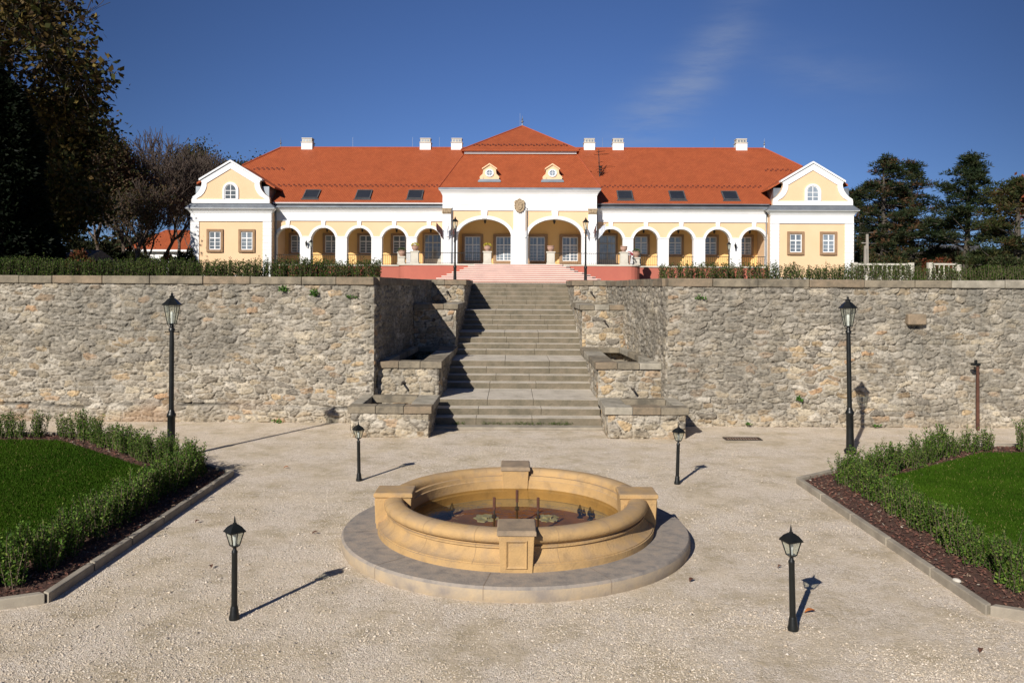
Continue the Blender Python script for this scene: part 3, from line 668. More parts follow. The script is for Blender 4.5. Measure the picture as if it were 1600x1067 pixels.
# joints between the kerb segments
M_pj = mat('plinth_joint', (.22, .16, .11), (.17, .13, .10), .9, 5)
for a in range(6, 366, 36):
    A = R(a + (3 if a % 72 else -5)); c, s_ = math.cos(A), math.sin(A); t = Vector((-s_, c, 0)) * .003; jm = MB(); vs = []
    for r_, z in ((1.93, .1725), (2.353, .1725), (2.3825, .141), (2.3825, .02)): vs += [Vector((r_*c, r_*s_, z)) - t, Vector((r_*c, r_*s_, z)) + t]
    jm.add(vs, [[2*i, 2*i+1, 2*i+3, 2*i+2] for i in range(3)]); jm.build('joint', M_pj, o)
M_jm = mat('joint_mortar', (.33, .22, .115), (.27, .18, .10), .9, 5)
for a in (18, 52, 76, 107, 131, 163, 197, 231, 254, 286, 309, 342):
    A = R(a); c, s_ = math.cos(A), math.sin(A); t = Vector((-s_, c, 0)) * .0035
    pr = [(r_ + .0022*(1 if i < 20 else 0), z + (.002 if 14 < i < 23 else 0)) for i, (r_, z) in enumerate(prof[1:24])]
    vs = []
    for r_, z in pr: vs += [Vector((r_*c, r_*s_, z)) - t, Vector((r_*c, r_*s_, z)) + t]
    jm = MB(); jm.add(vs, [[2*i, 2*i+1, 2*i+3, 2*i+2] for i in range(len(pr) - 1)]); jm.build('joint', M_jm, bas)
if 0: jm.build('joint_lines', mat('joint_mortar', (.36, .25, .13), (.30, .2, .11), .9, 5), bas)
for a in (0, 90, 180, 270):
    A = R(a); pr = 1.68
    pe = bpy.data.objects.new('pillar', None)
    m = MB(); m.frust((0, 0), .165, .60, .46, .375, .50, .415)     # radial x tangential; slightly battered
    p = m.build('pillar', M_sand, ft, bevel=.006, seg=1); p.location = (pr*math.cos(A), pr*math.sin(A), 0); p.rotation_euler = (0, 0, A)
    m = MB(); m.frust((0, 0), .585, .605, .47, .42, .49, .435).frust((0, 0), .605, .655, .53, .46, .53, .46).frust((0, 0), .655, .665, .53, .46, .50, .43); m.build('cap', M_sandcap if a in (90, 270) else M_sand, p, bevel=.006, seg=2)
    # raised panel frame on the outer face
    m = MB(); w0, z0, z1 = .130, .215, .555; ins = .034
    def fx(z): return (.46 + (z - .165) / .435 * .04) / 2
    def pl(w, za, zb, w2, za2, zb2, d0, d1):
        vs = [(fx(za) + d0, -w, za), (fx(za) + d0, w, za), (fx(zb) + d0, w, zb), (fx(zb) + d0, -w, zb), (fx(za2) + d1, -w2, za2), (fx(za2) + d1, w2, za2), (fx(zb2) + d1, w2, zb2), (fx(zb2) + d1, -w2, zb2)]
        return vs
    m.add(pl(w0, z0, z1, w0 - .012, z0 + .012, z1 - .012, .001, .022), [[0,1,5,4],[1,2,6,5],[2,3,7,6],[3,0,4,7]])
    m.add(pl(w0 - .012, z0 + .012, z1 - .012, w0 - ins, z0 + ins, z1 - ins, .022, .002), [[0,1,5,4],[1,2,6,5],[2,3,7,6],[3,0,4,7],[4,5,6,7]])
    m.build('panel', M_sand, p)
m = MB(); m.lathe([(1.455, .05), (1.455, .06)], 96); m.build('basin_floor', M_pool, ft)
m = MB(); m.lathe([(1.462, .325), (1.462, .326)], 96)
wt = npmesh('water', [(1.462*math.cos(2*PI*i/96), 1.462*math.sin(2*PI*i/96), .33) for i in range(96)], [list(range(96))], M_water, ft)
for dx, dy, h in ((-.30, -.02, .56), (.02, .40, .56), (.31, -.02, .56)):
    m = MB(); m.tube((dx, dy, -.05), (dx, dy, .40), .012, .012, 8); m.lathe([(.012, .27), (.03, .275), (.034, .30), (.03, .325), (.012, .33)], 10, (dx, dy)); m.build('nozzle_pipe', M_darkiron, ft)
    m = MB(); m.lathe([(.018, .39), (.02, .40), (.02, h), (.012, h + .005)], 10, (dx, dy)); m.build('nozzle_tip', M_pipe, ft)
for dx, dy in ((-.95, .86), (.96, .80), (1.10, .68)):
    m = MB(); m.lathe([(.05, .06), (.045, .07), (.02, .09), (.02, .12), (.038, .13), (.042, .17), (.025, .20), (.01, .25)], 10, (dx, dy)); m.build('submerged_light', M_black, ft)
def blob(cx, cy, rx, ry, z, seed, n=22):
    r_ = random.Random(seed); return [(cx + rx*math.cos(2*PI*i/n)*(1 + r_.uniform(-.28, .18)), cy + ry*math.sin(2*PI*i/n)*(1 + r_.uniform(-.28, .18))) for i in range(n)]
for k, (dx, dy) in enumerate(((-.43, .72), (.48, .72))):
    m = MB(); m.prism_z(blob(dx, dy, .17, .20, 0, k), .061, .075).prism_z(blob(dx, dy, .07, .09, 0, k + 9), .076, .10); m.build('limescale_slab', M_lime, ft)

# ------------------------------------------------------------------ lamps
def tall_lamp(loc, label, h=3.3, group='tall black lantern posts', lean=0):
    t = thing('street_lamp', label, 'lamp', loc, group=group); t.rotation_euler = (0, lean, 0)
    k = h / 3.3
    m = MB(); m.lathe([(.0, 0), (.13, 0), (.13, .04), (.085, .08), (.075, .45), (.075, .78), (.09, .80), (.09, .84), (.07, .87), (.05, .93)], 12); m.build('base', M_black, t, smooth=True)
    m = MB(); m.lathe([(.05, .9), (.047, 2.3*k), (.04, h - .78), (.06, h - .77), (.06, h - .73), (.035, h - .70), (.03, h - .62)], 12); m.build('pole', M_black, t, smooth=True)
    m = MB(); m.tube((-.13, 0, h - .79), (.13, 0, h - .79), .009, n=6); m.lathe([(0, h - .79 - .018), (.018, h - .79), (0, h - .79 + .018)], 6, (-.13, 0)); m.lathe([(0, h - .79 - .018), (.018, h - .79), (0, h - .79 + .018)], 6, (.13, 0)); m.build('crossbar', M_black, t)
    z0, z1 = h - .62, h - .24; r0, r1 = .085, .155; m = MB()
    for i in range(6):
        a = 2*PI*(i + .5)/6; b = 2*PI*(i + 1.5)/6; ca, sa, cb, sb = math.cos(a), math.sin(a), math.cos(b), math.sin(b)
        m.tube((r0*ca, r0*sa, z0), (r1*ca, r1*sa, z1), .0085, n=4); m.tube((r0*ca, r0*sa, z0), (r0*cb, r0*sb, z0), .009, n=4); m.tube((r1*ca, r1*sa, z1), (r1*cb, r1*sb, z1), .012, n=4)
        m.tube((.035*ca, .035*sa, z0 - .08), (r0*ca, r0*sa, z0), .007, n=4)
    m.build('lantern_frame', M_black, t)
    m = MB(); m.lathe([(r0 - .004, z0), (r1 - .004, z1)], 6, capb=False, capt=False)
    me = m.build('lantern_glass', M_lampglass, t); me.rotation_euler = (0, 0, PI/6)
    m = MB(); m.lathe([(.0, z0), (.022, z0), (.022, z0 + .10), (.028, z0 + .12), (.028, z0 + .22), (.0, z0 + .25)], 8); m.build('bulb', M_bulb, t, smooth=True)
    m = MB(); m.lathe([(.19, z1 - .012), (.192, z1 + .005), (.15, z1 + .04), (.085, z1 + .11), (.05, z1 + .13), (.05, z1 + .155), (.065, z1 + .165), (.03, z1 + .18), (.018, z1 + .20), (.028, z1 + .215), (.01, z1 + .235), (.004, h + .02)], 6); o = m.build('lantern_roof', M_black, t); o.rotation_euler = (0, 0, PI/6)
    return t
def small_lamp(loc, label, rot, lean):
    t = thing('bollard_lamp', label, 'lamp', loc, rot, group='low black garden lamps round the fountain'); h = 1.06
    t.rotation_euler = (0, lean, rot)
    m = MB(); m.lathe([(.055, 0), (.055, .03), (.046, .06), (.040, .12), (.034, .14)], 12); m.build('base', M_black, t, smooth=True)
    m = MB(); m.lathe([(.032, .1), (.030, .68), (.032, .69), (.032, .71), (.02, .73), (.02, .76)], 10); m.build('pole', M_black, t, smooth=True)
    z0, z1, r0, r1 = .77, .92, .036, .070; m = MB(); m.frust((0, 0), .755, .775, .05, .05, .085, .085)
    for i in range(4):
        a = PI/4 + i*PI/2; b = a + PI/2; q = math.sqrt(2)
        A0 = (r0*q*math.cos(a), r0*q*math.sin(a), z0); A1 = (r1*q*math.cos(a), r1*q*math.sin(a), z1); B1 = (r1*q*math.cos(b), r1*q*math.sin(b), z1)
        m.tube(A0, A1, .006, n=4); m.tube(A1, B1, .007, n=4)
        m.tube((.01*math.cos(a), .01*math.sin(a), .755), A0, .006, n=4)
    m.build('lantern_frame', M_black, t)
    m = MB(); vs = []
    for z, r_ in ((z0, r0 - .003), (z1, r1 - .003)): vs += [(sx*r_, sy*r_, z) for sx, sy in ((-1,-1),(1,-1),(1,1),(-1,1))]
    m.add(vs, [[0,1,5,4],[1,2,6,5],[2,3,7,6],[3,0,4,7]]); m.build('lantern_glass', M_lampglass, t)
    m = MB(); m.lathe([(0, .76), (.014, .76), (.014, .82), (.02, .84), (.02, .89), (0, .9)], 8); m.build('bulb', M_bulb, t, smooth=True)
    m = MB(); m.frust((0, 0), z1 - .006, z1 + .006, .172, .172, .172, .172).frust((0, 0), z1 + .006, z1 + .05, .168, .168, .11, .11).frust((0, 0), z1 + .05, z1 + .075, .11, .11, .05, .05)
    m.lathe([(.02, z1 + .07), (.022, z1 + .085), (.01, z1 + .095), (.012, z1 + .105), (.003, h + .02)], 8); m.build('lantern_roof', M_black, t)
    return t
small_lamp(G(366, 967), 'low garden lamp on the gravel in front left of the fountain', .75, -.0)
small_lamp(G(1239, 984), 'low garden lamp on the gravel in front right of the fountain', .3, -.03)
small_lamp(G(561, 751), 'low garden lamp behind the fountain, before the left trough', .6, -.02)
small_lamp(G(1058, 756), 'low garden lamp behind the fountain, before the right trough', .5, .03)
p = P(268, 600, 16.6); tall_lamp((p.x, 16.6, .05), 'tall lantern post in the hedge before the left stretch of stone wall', 3.28)
p = P(1327, 600, 17.4); tall_lamp((p.x + .03, 17.4, .05), 'tall lantern post behind the hedge before the right stretch of stone wall', 3.27, lean=-.022)
for px, lb in ((711, 'tall lantern post at the left head of the garden stairs'), (915, 'tall lantern post at the right head of the garden stairs')):
    tall_lamp((P(px, 400, 42).x, 42, 3.63), lb, 3.38)
for px, lb in ((486, 'small distant lantern post before the second arch from the left pavilion'), (1139, 'small distant lantern post before the second arch from the right pavilion')):
    tall_lamp((P(px, 400, 64).x, 64, 3.76), lb, 3.3)
# rusty pipe post
p = P(1528, 660, 20.4); t = thing('pipe_post', 'rusty iron pipe post with small hooded head before the right wall', 'post', (p.x, 20.4, 0))
MB().tube((0, 0, 0), (-.01, 0, 1.62), .042, .036, 8).build('pipe', M_rust, t, smooth=True)
MB().box(-.16, .03, -.07, .07, 1.60, 1.66).box(-.09, -.03, -.03, .03, 1.66, 1.74).build('head', M_black, t, bevel=.01)
# drain grate
p = G(1160, 686); t = thing('drain_grate', 'flat rusty drain grate in the gravel by the right wall', 'drain', (p.x, p.y, 0))
MB().box(-.42, .42, -.17, -.14, 0, .02).box(-.42, .42, .14, .17, 0, .02).box(-.42, -.39, -.139, .139, 0, .02).box(.39, .42, -.139, .139, 0, .02).build('frame', M_darkiron, t)
m = MB()
for i in range(13): m.box(-.375 + i*.06, -.35 + i*.06, -.139, .139, .003, .014)
m.build('grille', M_rust, t)
# two lumps of white stone in the beds, leaves and cones on the gravel
def rock(px, py, s, label, m_=None, name='stone'):
    p = G(px, py); V, Fq, C = grains(np.zeros(1), np.zeros(1), np.array([s*.3]), np.array([s]), np.array([[.6, .56, .5]]))
    o = npmesh(name, V, Fq, m_ or M_pale); o.location = p; b = o.modifiers.new('s', 'SUBSURF'); b.levels = b.render_levels = 2; tag(o, label, 'stone'); return o
rock(1496, 922, .10, 'pale rounded stone on the mulch by the right kerb').location.z = .08
def leaf(px, py, s, rot, label, col):
    p = G(px, py); n = 8; vs = []
    for i in range(n + 1):
        t = i/n; w = math.sin(PI*t)*.28*s; z = .012 + .02*math.sin(PI*t) + .015*t
        vs += [(t*s - s/2, -w, z + .012), (t*s - s/2, 0, z), (t*s - s/2, w, z + .01)]
    fs = []
    for i in range(n): fs += [[3*i, 3*i+3, 3*i+4, 3*i+1], [3*i+1, 3*i+4, 3*i+5, 3*i+2]]
    o = npmesh('fallen_leaf', vs, fs, MATS[col]); o.location = p; o.rotation_euler = (0, 0, rot)
    so_ = o.modifiers.new('t', 'SOLIDIFY'); so_.thickness = .002
    tag(o, label, 'leaf'); return o
mat('dry_leaf_orange', (.42, .14, .03), (.3, .1, .03), .7, 20); mat('dry_leaf_brown', (.12, .05, .03), (.08, .035, .02), .7, 20)
leaf(1265, 958, .12, .2, 'orange dry leaf beside the front right garden lamp', 'dry_leaf_orange')
leaf(1080, 909, .09, .9, 'brown curled leaf right of the fountain plinth', 'dry_leaf_brown')
leaf(330, 888, .07, 2.0, 'tiny brown leaf between the left kerb and the front lamp', 'dry_leaf_brown')
leaf(447, 732, .09, .3, 'reddish leaf on the gravel left of the rear left lamp', 'dry_leaf_orange')
leaf(308, 817, .08, 1.2, 'dark leaf on gravel close to the left kerb', 'dry_leaf_brown')
leaf(492, 835, .08, .5, 'dark leaf lying left of the fountain plinth', 'dry_leaf_brown')
leaf(1218, 888, .06, .5, 'dark cone scale left of the front right lamp pole', 'dry_leaf_brown')
leaf(1532, 1020, .08, .9, 'small twiggy leaf nearest the right picture corner', 'dry_leaf_brown')

# ------------------------------------------------------------------ foliage
def shoots(bases, hts, leaves_per_m, ll, lw, cols, spread=.12, lean=.12, down=.15, start=.12):
    """upright leafy shoots -> leaf arrays and stem MB"""
    Ps = []; Ds = []; Ls = []; Ws = []; Cs = []; stem = MB()
    for (bx, by, bz), h in zip(bases, hts):
        d = Vector((nr.normal(0, lean), nr.normal(0, lean), 1)).normalized()
        p0 = Vector((bx, by, bz)); p1 = p0 + d*h; stem.tube(p0, p1, .006, .0025, 3, cap=False)
        n = max(3, int(h*leaves_per_m)); t = np.sort(nr.uniform(start, 1.02, n))
        q = np.array(p0)[None] + np.array(d)[None]*(t*h)[:, None]
        an = nr.uniform(0, 6.28, n); up = nr.uniform(.2, 1.2, n)
        D = np.stack([np.cos(an), np.sin(an), up], 1)
        Ps.append(q + D*.01); Ds.append(D); k = 1 - .25*t; Ls.append(nr.uniform(.7, 1.15, n)*ll*k); Ws.append(nr.uniform(.8, 1.15, n)*lw*k)
        c = np.array(cols)[nr.choice(len(cols), n)]*(nr.uniform(.8, 1.2, n))[:, None]; Cs.append(c)
    V, Fq, C = leaf_cards(np.concatenate(Ps), np.concatenate(Ds), np.concatenate(Ls), np.concatenate(Ws), np.concatenate(Cs), 'x')
    return V, Fq, C, stem
GR = [(.05, .10, .013), (.07, .14, .019), (.10, .175, .026), (.034, .07, .011), (.15, .20, .038)]
M_stem = mat('woody_stem', (.14, .11, .07), (.09, .07, .045), .9, 10)
variants = []
for k in range(8):
    nsh = int(nr.integers(14, 24)); a = nr.uniform(0, 6.28, nsh); rr = nr.uniform(0, .15, nsh)**1.0
    b = np.stack([rr*np.cos(a), rr*np.sin(a), np.zeros(nsh)], 1); hts = nr.uniform(.34, .64, nsh)
    V, Fq, C, stem = shoots(b, hts, 95, .050, .030, GR, lean=.17, start=.06)
    variants.append((V, Fq, C, stem))
first = {}
def shrub(x, y, k, s, rz, label, group, z=.06):
    if k not in first:
        t = thing('shrub', label, 'shrub', (x, y, z), rz, group); V, Fq, C, stem = variants[k]
        npmesh('foliage', V, Fq, M_leaf, t, False, {'col': C}); stem.build('stems', M_stem, t); first[k] = t
    else:
        t = copy_tree(first[k]); t.location = (x, y, z); t.rotation_euler = (0, 0, rz); tag(t, label, 'shrub', group)
    t.scale = (s*.93*rng.uniform(.9, 1.1), s*.93*rng.uniform(.9, 1.1), s*.90*rng.uniform(.86, 1.15)); return t
def along(poly, step):
    out = []; carry = 0
    for a, b in zip(poly[:-1], poly[1:]):
        a = Vector(a); b = Vector(b); L = (b-a).length; d = carry
        while d < L: out.append(tuple(a.lerp(b, d/L))); d += step
        carry = d - L
    return out
for side, kb in ((1, kerbR), (-1, kerbL)):
    sg = 1 if abs(inset(kb, .12, side)[2][0]) > abs(kb[2][0]) else -1; row = inset(kb, sg*(.72 if side > 0 else .58), side); sn = 'right' if side > 0 else 'left'
    pts = along(row[0:3] , .24)
    for x, y in pts:
        if abs(x) > .66*y + .3: continue
        shrub(x + rng.uniform(-.09, .09), y + rng.uniform(-.08, .08), rng.randrange(8), rng.uniform(.85, 1.08) if side > 0 else rng.uniform(.95, 1.2), rng.uniform(0, 6.3), f'young leafy green shrub in the dense row along the {sn} kerb', f'shrubs in the row along the {sn} kerb')
        if rng.random() < .8: shrub(x + side*rng.uniform(.12, .3), y + rng.uniform(-.1, .1), rng.randrange(8), rng.uniform(.75, 1.0), rng.uniform(0, 6.3), f'young leafy green shrub in the dense row along the {sn} kerb', f'shrubs in the row along the {sn} kerb')
    pts = along(row[2:5], .33 if side > 0 else .27)
    for i, (x, y) in enumerate(pts):
        if abs(x) > .66*y + .3: continue
        if side > 0 and y > 17.0 and i % 7 in (3,): continue
        if side < 0 and y > 17.8 and i % 6 == 4: continue
        shrub(x + rng.uniform(-.05, .05), y + rng.uniform(-.05, .05), rng.randrange(8), rng.uniform(.88, 1.12), rng.uniform(0, 6.3), f'upright young green shrub in the back row of the {sn} bed', f'shrubs in the back row of the {sn} bed')
        if y < 16.6: shrub(x + rng.uniform(-.15, .15), y + rng.uniform(-.2, -.05), rng.randrange(8), rng.uniform(.8, 1.0), rng.uniform(0, 6.3), f'upright young green shrub in the back row of the {sn} bed', f'shrubs in the back row of the {sn} bed')
# terrace hedges
GT = [(.035, .065, .010), (.048, .085, .014), (.07, .11, .02), (.026, .045, .009), (.10, .125, .03)]
for x0, x1, yy, lb in ((-15.5, -3.55, 22.2, 'long low green hedge on the terrace behind the left wall coping'), (4.0, 15.5, 22.2, 'long low green hedge on the terrace behind the right wall coping')):
    t = thing('hedge', lb, 'hedge', ((x0+x1)/2, yy, 3.6)); n = int((x1-x0)*(125 if x0 < 0 else 85))
    bx = nr.uniform(x0, x1, n) - (x0+x1)/2; hv = .47 + .10*vnoise((bx + 50)*1.7, bx*0, 4) + nr.uniform(-.13, .08, n) - (.05 if x0 > 0 else 0) + (.12*(nr.uniform(size=n) < .05))
    V, Fq, C, stem = shoots(np.stack([bx, nr.uniform(-.3, .35, n), np.zeros(n)], 1), hv, 62, .062, .034, GT, lean=.10, start=.02)
    npmesh('foliage', V, Fq, M_leaf, t, False, {'col': C}); stem.build('stems', M_stem, t)
# small plants growing in the walls and at the stair foot
def tuft(px, py, Y, n, h, label, name='wall_plant', ground=False):
    p = P(px, py, Y) if not ground else G(px, py)
    a = nr.normal(0, .05, (n, 3)); a[:, 2] = np.abs(a[:, 2])*.5; a[:, 1] = -np.abs(a[:, 1])*.8
    V, Fq, C, stem = shoots(a, nr.uniform(.5, 1, n)*h, 90, .07, .05, [(.07, .16, .03), (.05, .12, .02), (.10, .20, .04)], lean=.5)
    o = npmesh(name, V, Fq, M_leaf, None, False, {'col': C}); o.location = (p.x, p.y - .03, p.z - .02); tag(o, label, 'plant'); return o
tuft(446, 456, WF, 12, .16, 'leafy weed growing from the left wall beside a large orange stone')
tuft(491, 463, WF, 12, .17, 'leafy weed growing just right of the orange stones in the left wall')
tuft(548, 467, WF, 7, .13, 'small dull weed near the corner of the left wall')
tuft(1245, 627, 20.75, 8, .13, 'small round weed low in the right wall')
tuft(1093, 469, 20.75, 6, .12, 'small weed high in the right wall near its corner')
tuft(1170, 664, 20.7, 5, .08, 'tiny weed at the foot of the right wall')
tuft(1364, 667, 20.7, 6, .09, 'tiny weed at the wall foot right of the tall lamp')
tuft(435, 662, 21.0, 7, .10, 'tiny weed at the foot of the left wall')
xs = nr.uniform(-1.5, 1.7, 170); xs = xs[(vnoise(xs*2.2 + 9, xs*0, 8) > .38)]
b = np.stack([xs, np.full(len(xs), 20.37) + nr.uniform(-.02, .02, len(xs)), np.full(len(xs), .07)], 1)
V, Fq, C, stem = shoots(b, nr.uniform(.03, .10, len(b)), 110, .05, .012, [(.08, .12, .03), (.12, .15, .05)], lean=.4)
o = npmesh('weeds', V, Fq, M_leaf, None, False, {'col': C}); tag(o, 'thin fringe of weeds along the lowest garden step', 'weeds', kind='stuff')

# ------------------------------------------------------------------ the manor house (local axes: x along the front, y back, z world height)
BX, BY, BR = .62, 70.0, -.020
house = thing('manor_house', 'long single-storey yellow and white manor house with arcade, curved gables and orange tiled roof', 'building', (BX, BY, 0), BR)
FL = 5.25
def arch_curve(cx, hw, sp, rise, n=20, d=0):
    return [(cx - (hw + d)*math.cos(PI*i/n), sp + (rise + d)*math.sin(PI*i/n)) for i in range(n + 1)]
def arch_wall(m, x0, x1, z0, zt, arches, y0, y1):
    xs = x0
    for cx, hw, sp, rise in arches:
        m.box(xs, cx - hw, y0, y1, z0, zt); cv = arch_curve(cx, hw, sp, rise)
        for i in range(len(cv) - 1):
            (xa, za), (xb, zb) = cv[i], cv[i+1]
            m.add([(xa, y0, za), (xb, y0, zb), (xb, y0, zt), (xa, y0, zt), (xa, y1, za), (xb, y1, zb), (xb, y1, zt), (xa, y1, zt)], [[0,1,2,3],[4,7,6,5],[0,4,5,1],[2,6,7,3]])
        xs = cx + hw
    m.box(xs, x1, y0, y1, z0, zt)
k70 = 70/F
wc = [142*k70, 196.5*k70, 251.5*k70, 308*k70, 364*k70]      # bay centres
AHW, ASP, ARI = 1.07, 7.33, 1.07
PYF = -1.2                                                    # portico front
WX0, WX1 = 6.55, 20.95
body = MB()
# core block behind the arcade
body.box(-27.6, 27.6, 3.0, 16, 3.6, 10.0); body.build('core_wall', mat('ochre_plaster', (.80, .51, .215), (.74, .455, .18), .9, .4, .004, 20), house)
for s in (-1, 1):
    m = MB(); ar = sorted([(s*c, AHW, ASP, ARI) for c in wc]); x0, x1 = (WX0, WX1) if s > 0 else (-WX1, -WX0)
    arch_wall(m, x0, x1, FL, 9.1, ar, 0, .55)
    m.build('arcade_wall', M_yellow, house)
k69 = 68.8/F
pc_ = [(-55.2*k69, 42.5*k69, 7.55, 1.55), (55.2*k69, 42.5*k69, 7.55, 1.55)]
m = MB(); arch_wall(m, -6.4, 6.4, FL, 9.85, pc_, PYF, PYF + .7); m.box(-6.4, -5.8, PYF + .7, 3, FL, 9.85).box(5.8, 6.4, PYF + .7, 3, FL, 9.85)
m.build('portico_wall', M_yellow, house)
m = MB(); m.box(-5.79, 5.79, PYF + .71, 2.99, 9.4, 9.6)
for s in (-1, 1):
    a, b = (WX0 + .0, WX1) if s > 0 else (-WX1, -WX0); m.box(a, b, .56, 2.99, 8.75, 8.9)
m.build('arcade_ceiling', M_white, house)
# podium
for s in (-1, 1): a, b = (9.4, WX1) if s > 0 else (-WX1, -9.4); m = MB(); m.box(a, b, -.25, 3, 3.6, FL - .12); m.build('podium', M_red, house)
m = MB()
for s in (-1, 1): a, b = (9.42, WX1) if s > 0 else (-WX1, -9.42); m.box(a, b, -.32, 3, FL - .117, FL)
m.box(-9.4, 9.4, -1.9, 3, FL - .117, FL); m.build('arcade_floor', M_pale, house)
# white piers, archivolts, keystones
for s in (-1, 1):
    cs = [s*c for c in wc]; edges = [WX0 + .25 if s > 0 else -WX0 - .25] + cs + [s*(WX1 - .05)]
    for i in range(len(cs) + 1):
        if i == 0: a, b = edges[0] - s*.2, cs[0] - s*AHW
        elif i == len(cs): a, b = cs[-1] + s*AHW, edges[-1]
        else: a, b = cs[i-1] + s*AHW, cs[i] - s*AHW
        a, b = min(a, b), max(a, b)
        m = MB(); m.box(a - .025, b + .025, -.05, .6, FL + .002, 7.55).box(a - .06, b + .06, -.09, .63, 7.551, 7.64); m.build('pier', M_white, house, bevel=.01)
    for c in cs:
        m = MB(); m.ring_y(arch_curve(c, AHW, 7.645, 1.05 - .25, 20, .20) if 0 else [(c - (AHW + .2)*math.cos(PI*i/24), max(7.645, ASP + (ARI + .2)*math.sin(PI*i/24))) for i in range(25)],
                           [(c - (AHW - .02)*math.cos(PI*i/24), max(7.645, ASP + (ARI - .02)*math.sin(PI*i/24))) for i in range(25)], -.045, .59)
        m.add([(c-.13, -.09, 8.36), (c+.13, -.09, 8.36), (c+.19, -.09, 8.97), (c-.19, -.09, 8.97), (c-.13, 0, 8.36), (c+.13, 0, 8.36), (c+.19, 0, 8.97), (c-.19, 0, 8.97)], [[0,1,2,3],[0,4,5,1],[1,5,6,2],[2,6,7,3],[3,7,4,0]])
        m.build('archivolt', M_white, house)
for c, hw, sp, ri in pc_:
    m = MB(); n = 32
    m.ring_y([(c - (hw + .25)*math.cos(PI*i/n), max(7.645, sp + (ri + .25)*math.sin(PI*i/n))) for i in range(n + 1)], [(c - (hw - .02)*math.cos(PI*i/n), max(7.645, sp + (ri - .02)*math.sin(PI*i/n))) for i in range(n + 1)], PYF - .05, PYF + .74)
    m.add([(c-.20, PYF-.1, 9.1), (c+.20, PYF-.1, 9.1), (c+.29, PYF-.1, 9.82), (c-.29, PYF-.1, 9.82), (c-.2, PYF, 9.1), (c+.2, PYF, 9.1), (c+.29, PYF, 9.82), (c-.29, PYF, 9.82)], [[0,1,2,3],[0,4,5,1],[1,5,6,2],[2,6,7,3],[3,7,4,0]])
    m.build('archivolt', M_white, house)
def pilaster(x0, x1, y, zt, d=.07, zb=FL, grooves=False, cap=True):
    m = MB(); z = zb + .002
    if grooves:
        h = .30
        while z < zt - .01:
            e = min(z + h - .025, zt); m.box(x0, x1, y - d, y + .1, z, e); m.box(x0 + .012, x1 - .012, y - d + .025, y + .1, e, min(e + .025, zt)); z += h
    else: m.box(x0, x1, y - d, y + .1, z, zt)
    if cap: m.box(x0 - .04, x1 + .04, y - d - .05, y, 7.55, 7.64)
    m.build('pilaster', M_white, house, bevel=.008)
# portico: centre and corner pilasters with lower piers beside
pilaster(-.50, .50, PYF, 9.8, .11); pilaster(-6.42, -5.72, PYF, 9.8, .11); pilaster(5.72, 6.42, PYF, 9.8, .11)
for a, b in ((-.70, -.505), (.505, .70), (-5.715, -5.20), (5.20, 5.715)):
    m = MB(); m.box(a - .02, b + .02 if b < 0 or b > 1 else b + .02, PYF - .05, PYF + .73, FL + .002, 7.55).box(a - .03, b + .03, PYF - .08, PYF + .75, 7.551, 7.64); m.build('pier', M_white, house)
# relief capitals and coat of arms
for x in (-6.07, 6.07):
    m = MB(); m.box(x - .37, x + .37, PYF - .16, PYF - .1, 9.50, 9.92).box(x - .40, x + .40, PYF - .20, PYF - .1, 9.86, 9.95)
    for i in range(5): m.lathe([(.0, 9.54), (.07, 9.58), (.08, 9.68), (.03, 9.80), (0, 9.82)], 8, (x - .28 + i*.14, PYF - .17))
    m.build('relief_capital', M_mesh, house)
m = MB(); sh = [(-.30, 10.62), (-.38, 10.50), (-.34, 10.2), (-.36, 9.95), (-.22, 9.72), (0, 9.58), (.22, 9.72), (.36, 9.95), (.34, 10.2), (.38, 10.5), (.30, 10.62), (.12, 10.68), (0, 10.80), (-.12, 10.68)]
m.prism_y([(x*1.18, z) for x, z in sh], PYF - .26, PYF - .1)
m.prism_y([(x*.62, 10.15 + (z - 10.15)*.62) for x, z in sh], PYF - .34, PYF - .26)
for i in range(14):
    a = 2*PI*i/14; m.lathe([(0, -.06), (.055, -.03), (.06, .03), (0, .07)], 6, (0, 0)); n_ = 4*6
    for j in range(n_): vx, vy, vz = m.v[-n_ + j]; m.v[-n_ + j] = (vx + .40*math.cos(a), vy + PYF - .27, vz + 10.17 + .52*math.sin(a))
for dx, dz in ((-.1, 10.25), (.1, 10.25), (0, 10.05), (-.08, 10.42), (.09, 10.44)):
    m.box(dx - .05, dx + .05, PYF - .38, PYF - .34, dz - .06, dz + .06)
m.build('coat_of_arms', M_mesh, house, bevel=.02, seg=2)
# entablatures
def cornice(x0, x1, y, zf, zc, zt, over, name='cornice', el=0, er=0):
    """frieze zf..zc, moulded cornice zc..zt projecting by over"""
    m = MB(); m.box(x0, x1, y - .06, y + .2, zf, zc); m.box(x0, x1, y - .10, y + .2, zf - .09, zf - .001)
    steps = [(0, .0), (.12, .16), (.2, .34), (.5, .62), (.8, .8), (1, .92), (1, 1.0)]
    prof = [(y - .06 - over*o, zc + (zt - zc)*t) for o, t in steps]
    vs = []; n = len(prof)
    for o_, (yy, zz) in zip([s_[0] for s_ in steps], prof): vs += [(x0 - el*over*o_, yy, zz), (x1 + er*over*o_, yy, zz)]
    fs = [[2*i, 2*i+1, 2*i+3, 2*i+2] for i in range(n - 1)]
    b = len(vs); vs += [(x0 - el*over, y + .2, zt), (x1 + er*over, y + .2, zt), (x0, y + .2, zc), (x1, y + .2, zc)]
    fs += [[2*n-2, 2*n-1, b+1, b], [2*i for i in range(n)][::-1] + [b+2, b] if True else [], [2*i+1 for i in range(n)] + [b+1, b+3]]
    m.add(vs, fs); m.build(name, M_white, house)
